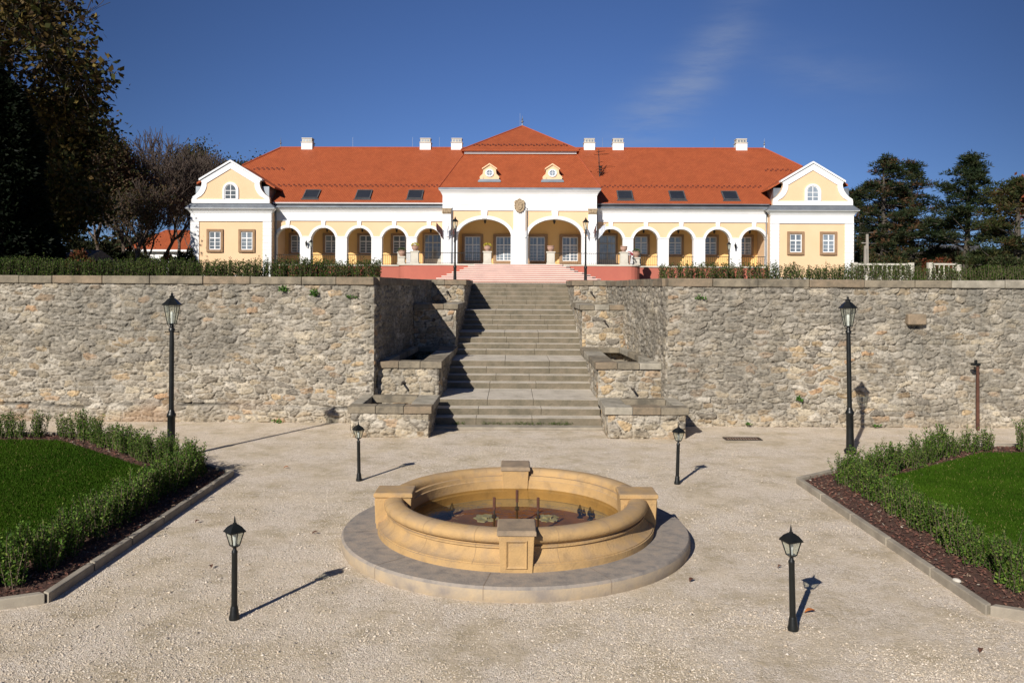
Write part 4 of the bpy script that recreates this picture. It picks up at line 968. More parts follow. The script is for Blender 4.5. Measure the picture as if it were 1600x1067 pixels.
for s in (-1, 1):
    a, b = (WX0 - .1, WX1) if s > 0 else (-WX1, -WX0 + .1)
    cornice(a, b, 0, 9.04, 9.66, 10.08, .34)
    m = MB(); m.add([(a, -.46, 10.085), (b, -.46, 10.085), (b, -.46, 10.16), (a, -.46, 10.16), (a, -.02, 10.42), (b, -.02, 10.42), (b, .1, 10.085), (a, .1, 10.085)], [[0,1,2,3],[3,2,5,4],[0,3,4,7],[1,6,5,2],[4,5,6,7]]); m.build('eaves_flashing', M_zinc, house)
    m = MB(); m.tube((a, -.34, 10.44), (b, -.34, 10.44), .07, n=8); m.build('gutter', M_white if s < 0 else M_zinc, house)
cornice(-6.42, 6.42, PYF, 9.86, 10.98, 11.50, .30, el=1, er=1)
m = MB(); m.box(-6.42, 6.42, PYF - .09, PYF + .1, 10.25, 10.31); m.build('string_course', M_white, house)
m = MB(); m.box(-6.75, 6.75, PYF - .40, PYF + .3, 11.505, 11.60).box(-6.72, 6.72, PYF - .36, PYF + .3, 11.6, 11.66); m.build('eaves_flashing', M_zinc, house)
m = MB(); m.box(-6.42, 6.42, PYF + .2, 4, 9.86, 11.5); m.build('attic_wall', M_white, house)

# windows
def window(name, cx, y, z0, w, h, cols=2, rows=3, sur=.22, depth=.12, door=False, trans=None, curtain=False, parent=None, arched=False, openlow=False):
    """sash with surround and panes; origin at the bottom centre"""
    sash = MB(); f = .07
    sash.box(-w/2, -w/2 + f, -.03, .03, 0, h).box(w/2 - f, w/2, -.03, .03, 0, h).box(-w/2 + f, w/2 - f, -.03, .03, 0, f).box(-w/2 + f, w/2 - f, -.03, .03, h - f, h)
    sash.box(-.045, .045, -.035, .03, f, h - f)
    tz_ = h*(trans or .66)
    sash.box(-w/2 + f, w/2 - f, -.045, .025, tz_ - .045, tz_ + .045)
    for i in range(1, cols*2):
        if i == cols: continue
        x = -w/2 + w*i/(cols*2)
        if cols > 1: sash.box(x - .016, x + .016, -.02, .02, f, h - f)
    for r_ in range(1, rows + 1):
        z = tz_*r_/(rows + 1)
        sash.box(-w/2 + f, w/2 - f, -.019, .019, z - .016, z + .016)
    if door: sash.box(-w/2 + f, w/2 - f, -.025, .02, f, h*.22)
    o = sash.build(name, M_white if not door else M_pale, house); o.location = (cx, y, z0)
    p = MB().box(-w/2 + .02, w/2 - .02, -.006, .0, .02, h - .02); g = p.build('pane', M_glass, o)
    if curtain:
        c = MB(); c.box(-w/2 + .05, w/2 - .05, .03, .05, .05, h - .05); c.build('curtain', M_curtain, o)
    if sur:
        s_ = MB(); a = w/2; s_.box(-a - sur, -a, -depth, .05, -sur*(0 if door else 1), h + sur).box(a, a + sur, -depth, .05, -sur*(0 if door else 1), h + sur).box(-a, a, -depth, .05, h, h + sur)
        if not door: s_.box(-a, a, -depth - .03, .05, -sur, 0)
        s_.build('surround', M_brown, o, bevel=.012)
    return o
for s in (-1, 1):
    for i, c in enumerate(wc):
        x = s*c
        if i == 0: window('door', x, 2.93, FL + .01, 1.5, 2.75, 2, 4, .16, .09, door=True, trans=.74)
        else: window('window', x, 2.93, 6.35, 1.12, 1.55, 1, 3, .20, .12)
for x in ((-4.18, 'a'), (-1.42, 'b'), (1.52, 'c'), (4.42, 'd')):
    window('window', x[0], 2.93, 5.72, 1.38, 2.12, 2, 4, .24, .13, trans=.66)
# ridge lights
PVC = 24.27
prof_g = [(0, 13.88), (2.57, 12.35), (2.44, 12.03), (2.47, 11.82), (2.56, 11.55), (2.72, 11.3), (2.94, 11.05), (3.27, 10.82), (3.30, 10.32)]
def gable(pc):
    s = 1
    py = -1.0
    # walls
    m = MB(); m.box(pc - 3.40, pc + 3.40, py, 15.9, 3.6, 9.6); m.build('pavilion_wall', M_yellow, house)
    full = [(pc - x, z) for x, z in prof_g][::-1][:-1] + [(pc + x, z) for x, z in prof_g]
    m = MB(); m.prism_y(full, py - .12, py + .25); m.build('gable_wall', M_yellow, house)
    # white band following the outline
    inn = [(0, 13.05), (2.02, 11.86), (1.98, 11.78), (2.0, 11.62), (2.07, 11.42), (2.2, 11.2), (2.42, 10.95), (2.72, 10.75), (2.80, 10.68)]
    inn = [(0, 13.22), (2.05, 11.98), (2.02, 11.9), (2.04, 11.7), (2.13, 11.42), (2.28, 11.15), (2.5, 10.92), (2.84, 10.72), (2.90, 10.66)]
    O = [(pc - x, z) for x, z in prof_g][::-1][:-1] + [(pc + x, z) for x, z in prof_g]
    I = [(pc - x, z) for x, z in inn][::-1][:-1] + [(pc + x, z) for x, z in inn]
    m = MB(); m.ring_y(O, I, py - .19, py - .11); m.box(pc - 3.30, pc + 3.30, py - .185, py - .11, 10.32, 10.655)
    # coping mould along the two straight pitches
    for q in (-1, 1):
        a = (pc, 13.92); b = (pc + q*2.66, 12.33); dn = .13
        m.add([(a[0], py - .30, a[1] - dn), (b[0], py - .30, b[1] - dn), (b[0], py - .30, b[1] + .03), (a[0], py - .30, a[1] + .03), (a[0], py + .3, a[1] - dn), (b[0], py + .3, b[1] - dn), (b[0], py + .3, b[1] + .03), (a[0], py + .3, a[1] + .03)], [[0,1,2,3],[4,7,6,5],[0,4,5,1],[2,6,7,3],[1,5,6,2]])
    m.build('gable_moulding', M_white, house)
    # arched attic window
    a = .50; n = 14
    arc = lambda r_, zc, zb: [(-r_, zb)] + [(-r_*math.cos(PI*i/n), zc + r_*math.sin(PI*i/n)) for i in range(n + 1)] + [(r_, zb)]
    w = MB(); w.ring_y(arc(a, 11.42, 10.66), arc(a - .07, 11.42, 10.66), -.03, .03); w.box(-.03, .03, -.035, .03, 10.66, 11.9)
    for z in (10.69, 11.0, 11.38): w.box(-a + .05, a - .05, -.03, .025, z - .025, z + .025)
    w.v = [(x, y, z - 10.66) for x, y, z in w.v]; o = w.build('attic_window', M_white, house); o.location = (pc, py - .14, 10.66)
    g = MB().prism_y([(x, z - 10.66) for x, z in arc(a - .02, 11.42, 10.66)], -.012, .0); g.build('pane', M_glass, o)
    f = MB().ring_y([(x, z - 10.66) for x, z in arc(a + .17, 11.42, 10.66)], [(x, z - 10.66) for x, z in arc(a, 11.42, 10.66)], -.09, .02); f.build('surround', M_white, o)
    # cornice, flashing
    cornice(pc - 3.42, pc + 3.42, py, 8.9, 9.46, 9.88, .36, el=1, er=1)
    m = MB(); e = 3.42 + .38; yf = py - .44
    m.add([(pc - e, yf, 9.885), (pc + e, yf, 9.885), (pc + e, yf, 9.93), (pc - e, yf, 9.93), (pc - 3.34, py - .10, 10.33), (pc + 3.34, py - .10, 10.33), (pc + e, 15.9, 9.93), (pc - e, 15.9, 9.93), (pc + 3.34, 15.9, 10.33), (pc - 3.34, 15.9, 10.33)],
          [[0,1,2,3],[3,2,5,4],[2,6,8,5],[7,3,4,9],[4,5,8,9]]); m.build('eaves_flashing', M_zinc, house)
    for x0, x1 in ((pc - 3.44, pc - 2.70), (pc + 2.70, pc + 3.44)): pilaster(x0, x1, py, 8.88, .07, 3.7, True, False)
    m = MB(); m.box(pc - 3.5, pc + 3.5, py - .1, 2, 3.6, 4.3); m.build('plinth', M_white, house)
    for q in (-1, 1): window('window', pc + q*1.35, py - .02, 6.42, .98, 1.52, 1, 2, .21, .11, trans=.64)
    # attic body and small roof behind the gable
    m = MB(); m.box(pc - 3.12, pc + 3.12, py + .26, 7.5, 10.2, 11.78); m.build('attic_wall', M_zinc, house)
    m = MB(); hw = 3.62; y0, y1 = py + .14, 9.5; hl, hr = (3.62, 3.0) if pc > 0 else (3.0, 3.62); zl_, zr2 = 13.84 - hl*.58, 13.84 - hr*.58
    m.add([(pc, y0, 13.84), (pc - hl, y0, zl_), (pc - hl, y0, zl_ - .16), (pc, y0, 13.66), (pc + hr, y0, zr2 - .16), (pc + hr, y0, zr2),
           (pc, y1, 13.84), (pc - hl, y1, zl_), (pc - hl, y1, zl_ - .16), (pc, y1, 13.66), (pc + hr, y1, zr2 - .16), (pc + hr, y1, zr2)],
          [[0,1,2,3],[0,3,4,5],[6,9,8,7],[6,11,10,9],[0,6,7,1],[1,7,8,2],[2,8,9,3],[3,9,10,4],[4,10,11,5],[5,11,6,0]]); m.build('pavilion_roof', M_tile, house)
for s in (-1, 1): gable(s*PVC)
# down pipes beside the pavilions and portico
for x, y in ((-20.75, -.12), (20.75, -.12)):
    m = MB(); m.tube((x, y, 4), (x, y, 10.1), .055, n=8); m.build('downpipe', M_zinc, house)
for x in (-5.62, .62, 6.54):
    m = MB(); m.tube((x, PYF - .12 if x < 6 else -.2, FL), (x, PYF - .12 if x < 6 else -.2, 10.0), .04, n=8); m.build('downpipe', M_zinc, house)

# main roof
zr, ye, ze = 16.52, -.42, 10.46; yr = 8.2; sl_ = (zr - ze)/(yr - ye); yb = 16.8; xr = 22.9
def zf(y): return ze + (y - ye)*sl_
ybk = 5.2; zk = zf(ybk); xk = 25.5; xe_ = 27.75
vs = []
for s in (-1, 1):
    vs += [(s*xr, yr, zr), (s*xk, ybk, zk), (s*xe_, ye, ze), (s*xe_, yb, ze), (s*xk, yr*2 - ybk, zk)]
m = MB(); m.add(vs, [[2, 7, 6, 5, 0, 1], [8, 3, 4, 0, 5, 9], [2, 1, 4, 3], [1, 0, 4], [7, 8, 9, 6], [6, 9, 5], [2, 3, 8, 7]])
m.build('main_roof', M_tile, house)
m = MB(); m.tube((-xr, yr, zr + .03), (xr, yr, zr + .03), .10, n=8)
for s in (-1, 1): m.tube((s*xr, yr, zr + .03), (s*xk, ybk, zk + .02), .09, n=8)
m.build('ridge_tiles', M_ridge, house)
# snow guard tiles in zigzag rows
m = MB()
def guards(x0, x1, y):
    x = x0; i = 0
    while x < x1:
        yy = y + (.10 if i % 2 else -.10); z = zf(yy); m.add([(x - .07, yy - .03, z + .005), (x + .07, yy - .03, z + .005), (x + .07, yy - .03, z + .12), (x - .07, yy - .03, z + .12), (x - .07, yy + .10, z + .075), (x + .07, yy + .10, z + .075)], [[0,1,2,3],[3,2,5,4],[0,3,4],[1,5,2],[0,4,5,1]])
        x += .225; i += 1
guards(-21.9, -6.4, 2.0); guards(6.7, 20.9, 2.0); guards(-24.2, -21.4, 4.6); guards(22.0, 24.4, 4.6)
m.build('snow_guards', M_darktile, house)
# portico roof: steep lower mansard and pyramid
pe, pz, pt, pzt, pyf = 6.72, 11.66, 4.95, 15.05, PYF - .38
m = MB(); m.add([(-pe, pyf, pz), (pe, pyf, pz), (pe, 12, pz), (-pe, 12, pz), (-pt, 2.3, pzt), (pt, 2.3, pzt), (pt, 11, pzt), (-pt, 11, pzt)], [[0,1,5,4],[1,2,6,5],[2,3,7,6],[3,0,4,7],[4,5,6,7],[0,3,2,1]]); m.build('portico_roof', M_tile, house)
for s in (-1, 1): m = MB(); m.tube((s*pe, pyf, pz + .02), (s*pt, 2.3, pzt), .07, n=6); m.build('ridge_tiles', M_ridge, house)
m = MB(); m.box(-pt + .05, pt - .05, 2.1, 11.1, pzt + .002, pzt + .20); m.build('upper_cornice', M_white, house)
ax, ay, az = .12, 7.2, 18.45; b0, by0, by1, bz = 5.15, 1.85, 12.5, pzt + .205
m = MB(); m.add([(-b0, by0, bz), (b0, by0, bz), (b0, by1, bz), (-b0, by1, bz), (-b0, by0, bz + .09), (b0, by0, bz + .09), (b0, by1, bz + .09), (-b0, by1, bz + .09), (ax, ay, az)], [[0,3,2,1],[0,1,5,4],[1,2,6,5],[2,3,7,6],[3,0,4,7],[4,5,8],[5,6,8],[6,7,8],[7,4,8]]); m.build('lantern_roof', M_tile, house)
m = MB()
for s in (-1, 1): m.tube((s*b0, by0, bz + .1), (ax, ay, az), .08, n=6)
m.build('ridge_tiles', M_ridge, house)
m = MB(); x = -4.1
i = 0
while x < 4.1:
    t = .17 + (.02 if i % 2 else -.01); yy = by0 + (ay - by0)*t; z = bz + .09 + (az - bz - .09)*t; m.box(x - .07, x + .07, yy - .08, yy, z, z + .12); x += .24; i += 1
m.build('snow_guards', M_darktile, house)
# dormers
for dx in (-47.7*k69, 51.2*k69):
    yf = -.75; o = MB(); z0 = 12.28; hw = .80
    out = [(-hw, z0), (-hw*.98, z0 + .42), (-hw*.72, z0 + .62), (-hw*.66, z0 + .95), (-hw*.70, z0 + 1.0), (-.3, z0 + 1.28), (0, z0 + 1.40), (.3, z0 + 1.28), (hw*.70, z0 + 1.0), (hw*.66, z0 + .95), (hw*.72, z0 + .62), (hw*.98, z0 + .42), (hw, z0)]
    o.prism_y([(x, z - z0) for x, z in out], -.05, 1.9); d = o.build('dormer', M_yellow, house, bevel=.0); d.location = (dx, yf, z0)
    f = MB(); n = 24; f.ring_y([(.36*math.cos(2*PI*i/n), .68 + .33*math.sin(2*PI*i/n)) for i in range(n + 1)], [(.25*math.cos(2*PI*i/n), .68 + .23*math.sin(2*PI*i/n)) for i in range(n + 1)], -.13, -.04); f.box(-.015, .015, -.10, -.06, .45, .91).box(-.25, .25, -.10, -.06, .665, .695)
    f.build('oval_frame', M_white, d)
    g = MB(); g.prism_y([(.255*math.cos(2*PI*i/n), .68 + .235*math.sin(2*PI*i/n)) for i in range(n)], -.08, -.06); g.build('pane', M_glass, d)
    r_ = MB()
    for q in (-1, 1):
        r_.add([(0, -.16, 1.38), (q*.62, -.16, .98), (q*.64, -.16, 1.07), (0, -.16, 1.50), (0, 1.9, 1.38), (q*.62, 1.9, .98), (q*.64, 1.9, 1.07), (0, 1.9, 1.50)], [[0,1,2,3],[4,7,6,5],[0,4,5,1],[2,6,7,3],[1,5,6,2]])
        r_.tube((q*.66, -.09, .30), (q*.66, -.04, .30), .17, .17, 12)
    r_.build('dormer_moulding', M_yellow, d)
    z_ = MB(); z_.box(-.95, .95, -.30, .1, -.10, 0).prism_y([(-.98, 0), (.98, 0), (.84, .16), (-.84, .16)], -.12, .9); z_.build('flashing', M_zinc, d)
# skylights
for c in (165.3, 247.2, 330):
    for s in (-1, 1):
        y0, y1 = .12, 1.32; x = s*c*k70*1.0; xx = x
        def RP(u, yy, off): return (xx + u, yy - off*.57, zf(yy) + off*.82)
        w = .66; m = MB(); 
        def slab_(u0, u1, ya, yb_, o0, o1, mb):
            mb.add([RP(u0, ya, o0), RP(u1, ya, o0), RP(u1, yb_, o0), RP(u0, yb_, o0), RP(u0, ya, o1), RP(u1, ya, o1), RP(u1, yb_, o1), RP(u0, yb_, o1)], [[0,3,2,1],[4,5,6,7],[0,1,5,4],[1,2,6,5],[2,3,7,6],[3,0,4,7]])
        slab_(-w, -w + .09, y0, y1, 0, .12, m); slab_(w - .09, w, y0, y1, 0, .12, m); slab_(-w + .09, w - .09, y0, y0 + .07, 0, .12, m); slab_(-w + .09, w - .09, y1 - .07, y1, 0, .12, m); slab_(-w - .1, w + .1, y0 - .14, y0 - .002, 0.01, .03, m)
        f = m.build('skylight', M_slate, house); g = MB(); slab_(-w + .09, w - .09, y0 + .07, y1 - .07, .03, .08, g); g.build('pane', M_glassdark, f)
# chimneys on the ridge
for px in (476, 662, 711, 918, 962.5, 1153.5):
    x = (px - 811.5)*78.2/F; w = .52; m = MB(); m.box(-w, w, -.45, .45, -.6, .28)
    o = m.build('chimney', M_white, house); o.location = (x, yr + .2, zr + .2); c = MB(); c.box(-w - .05, w + .05, -.50, .50, .281, .35).box(-w + .05, w - .05, -.4, .4, .35, .66).box(-w + .01, w - .01, -.44, .44, .66, .74); c.build('chimney_cap', M_pale, o, bevel=.01)
    h_ = MB()
    for i in range(3): h_.box(-.36 + i*.27, -.18 + i*.27, -.415, -.40, .42, .60)
    h_.build('vent', M_zinc, o)
# finials and rods
def finial(x, y, z, h, r_=.05):
    m = MB(); m.lathe([(r_*1.6, 0), (r_, .1*h), (r_*.5, .3*h), (r_*1.8, .4*h), (r_*1.8, .46*h), (r_*.5, .55*h), (r_*1.1, .66*h), (r_*.3, .75*h), (r_*.15, h)], 8); o = m.build('finial', M_zinc, house); o.location = (x, y, z)
finial(-xr, yr, zr + .05, .95); finial(xr, yr, zr + .05, .95); finial(ax, ay, az - .02, 1.0, .07)
m = MB(); m.tube((ax - .22, ay, az - .2), (ax - .22, ay, az + 1.2), .014, n=4)
m.build('lightning_rod', M_zinc, house)
for x in (-7.75, 7.7, 18.2, -16, -10.3): MB().tube((x, yr, zr), (x, yr, zr + 1.05), .012, n=4).build('lightning_rod', M_zinc, house)
# antenna on the right slope
m = MB(); y = 3.6; z = zf(y); x = 7.05; m.tube((x, y, z - .1), (x - .1, y, z + 2.4), .05, .03, 6)
for dz, l in ((.35, .4), (.6, .55), (.85, .3), (1.2, .25), (1.9, .8), (2.15, .5)): m.tube((x - l*.6, y - .2, z + dz), (x + l, y + .1, z + dz + .12), .022, n=5)
for dz in (.3, .55, .8): m.lathe([(0, z + dz - .1), (.13, z + dz - .02), (.13, z + dz + .03), (0, z + dz + .12)], 8, (x + .1, y - .1))
m.build('antenna', M_black, house)
# lanterns: wall brackets and hanging ones
def wall_lantern(x, z, y=-.28):
    m = MB(); m.lathe([(0, -.32), (.05, -.28), (.09, -.02), (.13, 0), (.10, .06), (.03, .16), (.012, .28)], 6); m.tube((0, 0, -.30), (0, .24, -.42), .018, n=5); m.tube((0, .24, -.42), (.18, .2, -.44), .012, n=4); o = m.build('wall_lantern', M_black, house); o.location = (x, y, z)
wall_lantern(-18.1, 7.05); wall_lantern(18.15, 7.0)
for x, y, z in [(c, PYF + 1.4, 9.0) for c in (pc_[0][0], pc_[1][0])] + [(s*c, 1.3, 8.3) for s in (-1, 1) for c in wc]:
    m = MB(); m.tube((0, 0, .1), (0, 0, .5), .012, n=4); m.lathe([(0, -.22), (.07, -.18), (.11, .05), (.13, .06), (.05, .14), (0, .16)], 6); o = m.build('hanging_lantern', M_darkiron, house); o.location = (x, y, z)
# flags on the portico corners
def flag(x, z, dx, mt, L=.85, par=None):
    m = MB(); m.tube((0, 0, 0), (dx*.75, -.55, .75), .016, n=5); o = m.build('flag_pole', M_zinc, house); o.location = (x, PYF - .12, z)
    f = MB(); n = 8; vs = []
    for i in range(n + 1):
        t = i/n
        for j in range(5):
            s_ = j/4; w = .03*math.sin(9*s_ + 3*t); q = .35 + .65*s_; vs.append((dx*.75*q*(1) - dx*.05*t + w, -.55*q + w*1.5, .75*q - .8*t*(1 - .25*s_)))
    fs = [[i*5 + j, i*5 + j + 1, (i+1)*5 + j + 1, (i+1)*5 + j] for i in range(n) for j in range(4)]
    f.add(vs, fs); g = f.build('flag', mt, o); md = g.modifiers.new('t', 'SOLIDIFY'); md.thickness = .012
flag(-6.2, 7.95, -.9, M_flagdark); flag(-6.05, 7.9, .25, M_flagblue); flag(-5.8, 7.8, .9, M_flagdark)
flag(5.9, 7.8, -.6, M_flagblue); flag(6.1, 7.9, .35, M_flagdark); flag(6.3, 7.95, 1.1, M_flagblue)

# front terrace with its steps: a thing of its own before the house
hm = Matrix.Translation((BX, BY, 0)) @ Matrix.Rotation(BR, 4, 'Z')
ter = thing('entrance_terrace', 'raised red walled terrace with pale coping and a wide fan of pink steps', 'terrace', hm @ Vector((0, -5, 0)), BR)
TF = -4.2                          # terrace front in house axes; local y is house y + 5
def L(y): return y + 5
m = MB(); hw = 9.75; pts = [(-hw, L(-1.95)), (-hw, L(TF) + 1.1)] + [(-hw + 1.1 - 1.1*math.cos(a), L(TF) + 1.1 - 1.1*math.sin(a)) for a in np.linspace(.2, PI/2, 6)] + [(hw - 1.1 + 1.1*math.sin(a), L(TF) + 1.1 - 1.1*math.cos(a)) for a in np.linspace(0, PI/2 - .2, 6)] + [(hw, L(TF) + 1.1), (hw, L(-1.95))]
m.prism_z(pts, 3.6, FL - .14); m.build('terrace_wall', M_red, ter)
m = MB(); m.prism_z([(x*1.008, y - .05 if y < L(-2) else y) for x, y in pts], FL - .137, FL + .0); m.build('terrace_coping', M_pale, ter, bevel=.02)
ns = 9; h = (FL - 3.77)/ns
for i in range(ns):
    z1 = FL - h*i - .002 ; hwS = 3.75 + .30*i + (.07*i if i > 3 else 0); yf = L(TF) - .15 - .34*i
    m = MB(); q = .0
    po = [(-hwS, L(TF) + .3), (-hwS, yf + .25), (-hwS + .3, yf), (hwS - .3, yf), (hwS, yf + .25), (hwS, L(TF) + .3)]
    m.prism_z([(x*.995, y + .03) for x, y in po], 3.6, z1 - .075); o = m.build('step', M_redriser, ter)
    t = MB(); t.prism_z(po, z1 - .074, z1); t.build('tread', M_pinkstone, o)
def railing(x0, y0, x1, y1, z, h, label, n=None, group='black iron railings of the arcade'):
    p0 = hm @ Vector((x0, y0, z)); p1 = hm @ Vector((x1, y1, z)); L_ = (p1 - p0).length; ang = math.atan2(p1.y - p0.y, p1.x - p0.x)
    t = thing('railing', label, 'railing', p0, ang, group); m = MB(); m.box(0, L_, -.02, .02, h - .05, h).box(0, L_, -.012, .012, .08, .105); m.build('rail', M_black, t)
    n = max(3, int(L_/.16)); b = MB()
    for i in range(n + 1): x = L_*i/n; b.box(x - .0095, x + .0095, -.0095, .0095, 0, h - .05)
    b.build('bars', M_black, t); return t
nm = ['first', 'second', 'third', 'fourth', 'outermost']
for s in (-1, 1):
    for i, c in enumerate(wc):
        if i == 0: continue
        railing(s*c - AHW, .1, s*c + AHW, .1, FL, .85, f'iron railing in the {nm[i]} arch {"left" if s < 0 else "right"} of the portico')
def pot(x, y, z, s_, label, fl, mt):
    t = thing('flower_pot', label, 'pot', hm @ Vector((x, y, z)), 0, 'flower pots on the terrace pillars')
    MB().lathe([(.16*s_, 0), (.2*s_, .03), (.17*s_, .06), (.30*s_, .22*s_), (.34*s_, .38*s_), (.30*s_, .48*s_), (.36*s_, .50*s_), (.36*s_, .56*s_), (.28*s_, .56*s_)], 16).build('pot_body', M_terra, t, smooth=True)
    if fl:
        n = 160; a = nr.normal(0, 1, (n, 3)); a /= np.linalg.norm(a, axis=1)[:, None]; a[:, 2] = np.abs(a[:, 2]); P0 = a*np.array([.30, .30, .22])*s_ + np.array([0, 0, .5*s_])
        V, Fq, C = leaf_cards(P0, a + nr.normal(0, .5, (n, 3)), nr.uniform(.08, .14, n), nr.uniform(.05, .09, n), np.zeros((n, 3)), 'f'); npmesh('flowers', V, Fq, mt, t)
def pedestal(x, y, label, w=.62, h=1.02):
    t = thing('pedestal', label, 'pedestal', hm @ Vector((x, y, FL)), BR, 'pale stone pedestals along the terrace')
    MB().frust((0, 0), 0, .12, w + .08, w + .08, w + .08, w + .08).frust((0, 0), .12, h - .1, w, w, w, w).build('shaft', M_pale, t, bevel=.01)
    MB().frust((0, 0), h - .1, h, w + .12, w + .12, w + .12, w + .12).build('cap', M_pale, t, bevel=.015)
kt_ = (BY + TF)/F
yP = TF + .45
for px, lb, fl, mt in ((647.5, 'at the left bend of the terrace railing', 1, M_yelflower), (762, 'left of the pink steps', 1, M_yelflower), (861.5, 'right of the pink steps', 0, M_yelflower), (976, 'at the right bend of the terrace railing', 0, M_redflower)):
    x = (px - 811.5)*kt_; pedestal(x, yP, f'square pale stone pedestal {lb}'); pot(x, yP, FL + 1.02, .84, f'round terracotta flower pot on the pedestal {lb}', fl, mt)
for px, lb, mt in ((630, 'small terracotta pot at the far left end of the terrace', M_leafdark), (992, 'small terracotta pot at the far right end of the terrace', M_leafdark)):
    x = (px - 811.5)*68/F; pedestal(x + (.3 if px > 800 else -.3), -2.2, f'slim pale end post {"left" if px < 800 else "right"} on the terrace', .26, 1.0); pedestal(x, -2.75, f'low pale pedestal under the {"left" if px < 800 else "right"} end pot', .5, .62); pot(x, -2.75, FL + .62, .9, lb, 1, mt)
x = (981 - 811.5)*kt_; t = thing('flowers', 'bunch of red flowers beside the right terrace pedestal', 'flowers', hm @ Vector((x + .15, yP, FL + .55)))
MB().lathe([(.1, -.55), (.14, -.2), (.18, .2)], 10).build('planter', M_terra, t)
n = 140; a = nr.normal(0, 1, (n, 3)); a /= np.linalg.norm(a, axis=1)[:, None]; a[:, 2] = np.abs(a[:, 2])
V, Fq, C = leaf_cards(a*.26 + np.array([0, 0, .2]), a, nr.uniform(.07, .12, n), nr.uniform(.05, .09, n), np.zeros((n, 3)), 'f'); npmesh('petals', V, Fq, M_redflower, t)
X = lambda px: (px - 811.5)*kt_
railing(X(653.5), yP, X(756), yP, FL, .92, 'iron railing on the terrace left of the pink steps', group='iron railings of the front terrace'); railing(X(868), yP, X(970), yP, FL, .92, 'iron railing on the terrace right of the pink steps', group='iron railings of the front terrace')
railing(X(641.5), yP + .1, -9.6, -2.3, FL, .92, 'short iron railing bending back at the left terrace end', group='iron railings of the front terrace'); railing(X(982), yP + .1, 9.6, -2.3, FL, .92, 'short iron railing bending back at the right terrace end', group='iron railings of the front terrace')

# ------------------------------------------------------------------ trees
def grow(rg, p, d, length, rad, lvl, maxl, segs, tips, gr=.0, spread=.6, nb=(2, 4), taper=.72, wob=.16, up=.05, nseg=4, low=False):
    p = Vector(p); d = Vector(d).normalized(); r0 = rad; r1 = rad*taper*.8
    for i in range(nseg):
        d = (d + Vector((rg.gauss(0, wob), rg.gauss(0, wob), rg.gauss(0, wob) + up))).normalized(); q = p + d*(length/nseg)
        ra = r0 + (r1 - r0)*i/nseg; rb = r0 + (r1 - r0)*(i+1)/nseg; segs.append((p.copy(), q.copy(), ra, rb, lvl)); p = q
        if (lvl >= 1 or (low and i >= 1)) and lvl < maxl and i >= (1 if lvl else 1) and rg.random() < .6:
            a = rg.uniform(0, 6.28); o = d.orthogonal().normalized(); o = Matrix.Rotation(a, 3, d) @ o; grow(rg, p, d + o*spread*1.5, length*.6, rb*.6, lvl + 1, maxl, segs, tips, gr, spread, nb, taper, wob, up, nseg, low)
        if lvl >= maxl - 1: tips.append((p.copy(), d.copy()))
    if lvl < maxl:
        k = rg.randint(*nb); a0 = rg.uniform(0, 6.28)
        for j in range(k):
            o = d.orthogonal().normalized(); o = Matrix.Rotation(a0 + 6.28*j/k + rg.uniform(-.4, .4), 3, d) @ o
            grow(rg, p, d + o*spread*rg.uniform(.7, 1.4), length*rg.uniform(.62, .85), r1*rg.uniform(.65, .9), lvl + 1, maxl, segs, tips, gr, spread, nb, taper, wob, up, nseg, low)
    else: tips.append((p.copy(), d.copy()))
def branches_mesh(segs, name, m, parent, minr=.0, lv=99):
    mb = MB()
    for a, b, ra, rb, l in segs: mb.tube(a, b, max(ra, minr), max(rb, minr), 8 if l <= 1 else (5 if l == 2 else 3), cap=False)
    V = np.array(mb.v); o = npmesh(name, V, mb.f, m, parent, True); return o
def leaves_at(tips, per, spread, ll, lw, cols, droop=-.4):
    T = np.array([list(t[0]) for t in tips]); n = len(T)*per; b = np.repeat(T, per, 0) + nr.normal(0, spread, (n, 3))
    D = nr.normal(0, 1, (n, 3)); D[:, 2] += droop; c = np.array(cols)[nr.choice(len(cols), n)]*nr.uniform(.75, 1.25, (n, 1))
    return leaf_cards(b, D, nr.uniform(.7, 1.3, n)*ll, nr.uniform(.7, 1.3, n)*lw, c, 'l')
def tree(name, loc, seed, label, h, r, maxl, per, ls, ll, lw, cols, group=None, spread=.6, trunk=.3, wob=.14, up=.05, first=None, lean=(0, 0), minr=.0, nb=(2, 4), bark=None, cat='tree', low=False, clump=0):
    rg = random.Random(seed); t = thing(name, label, cat, loc, 0, group); segs = []; tips = []
    L0 = first if first else h*.3
    grow(rg, (0, 0, -.1), (lean[0], lean[1], 1), L0, r, 0, maxl, segs, tips, spread=spread, nb=nb, wob=wob, up=up, low=low)
    zmax = max(max(s[1].z for s in segs), .1); k = h/zmax
    segs = [(a*k, b*k, ra*1.0, rb, l) for a, b, ra, rb, l in segs]; tips = [(p_*k, d_) for p_, d_ in tips]
    if clump:
        A = np.array([list(q[0]) for q in tips]); k1 = vnoise(A[:, 0]*.9 + A[:, 1]*.5 + 50, A[:, 2]*.9 + A[:, 1]*.4, seed) > clump*np.clip(.3 + A[:, 2]/h, .2, 1.1); tips = [q for q, kk in zip(tips, k1) if kk]
    branches_mesh([s for s in segs if s[4] <= 1], 'trunk', bark or M_bark, t)
    branches_mesh([s for s in segs if s[4] > 1], 'branches', bark or M_bark, t, minr)
    if per:
        V, Fq, C = leaves_at(tips, per, ls, ll, lw, cols); npmesh('crown', V, Fq, M_leaf, t, False, {'col': C})
    return t
AUT = [(.075, .055, .015), (.045, .048, .012), (.10, .065, .02), (.15, .11, .03), (.035, .042, .012), (.055, .032, .014)]
DK = [(.030, .040, .012), (.045, .05, .015), (.06, .05, .018), (.03, .03, .012)]
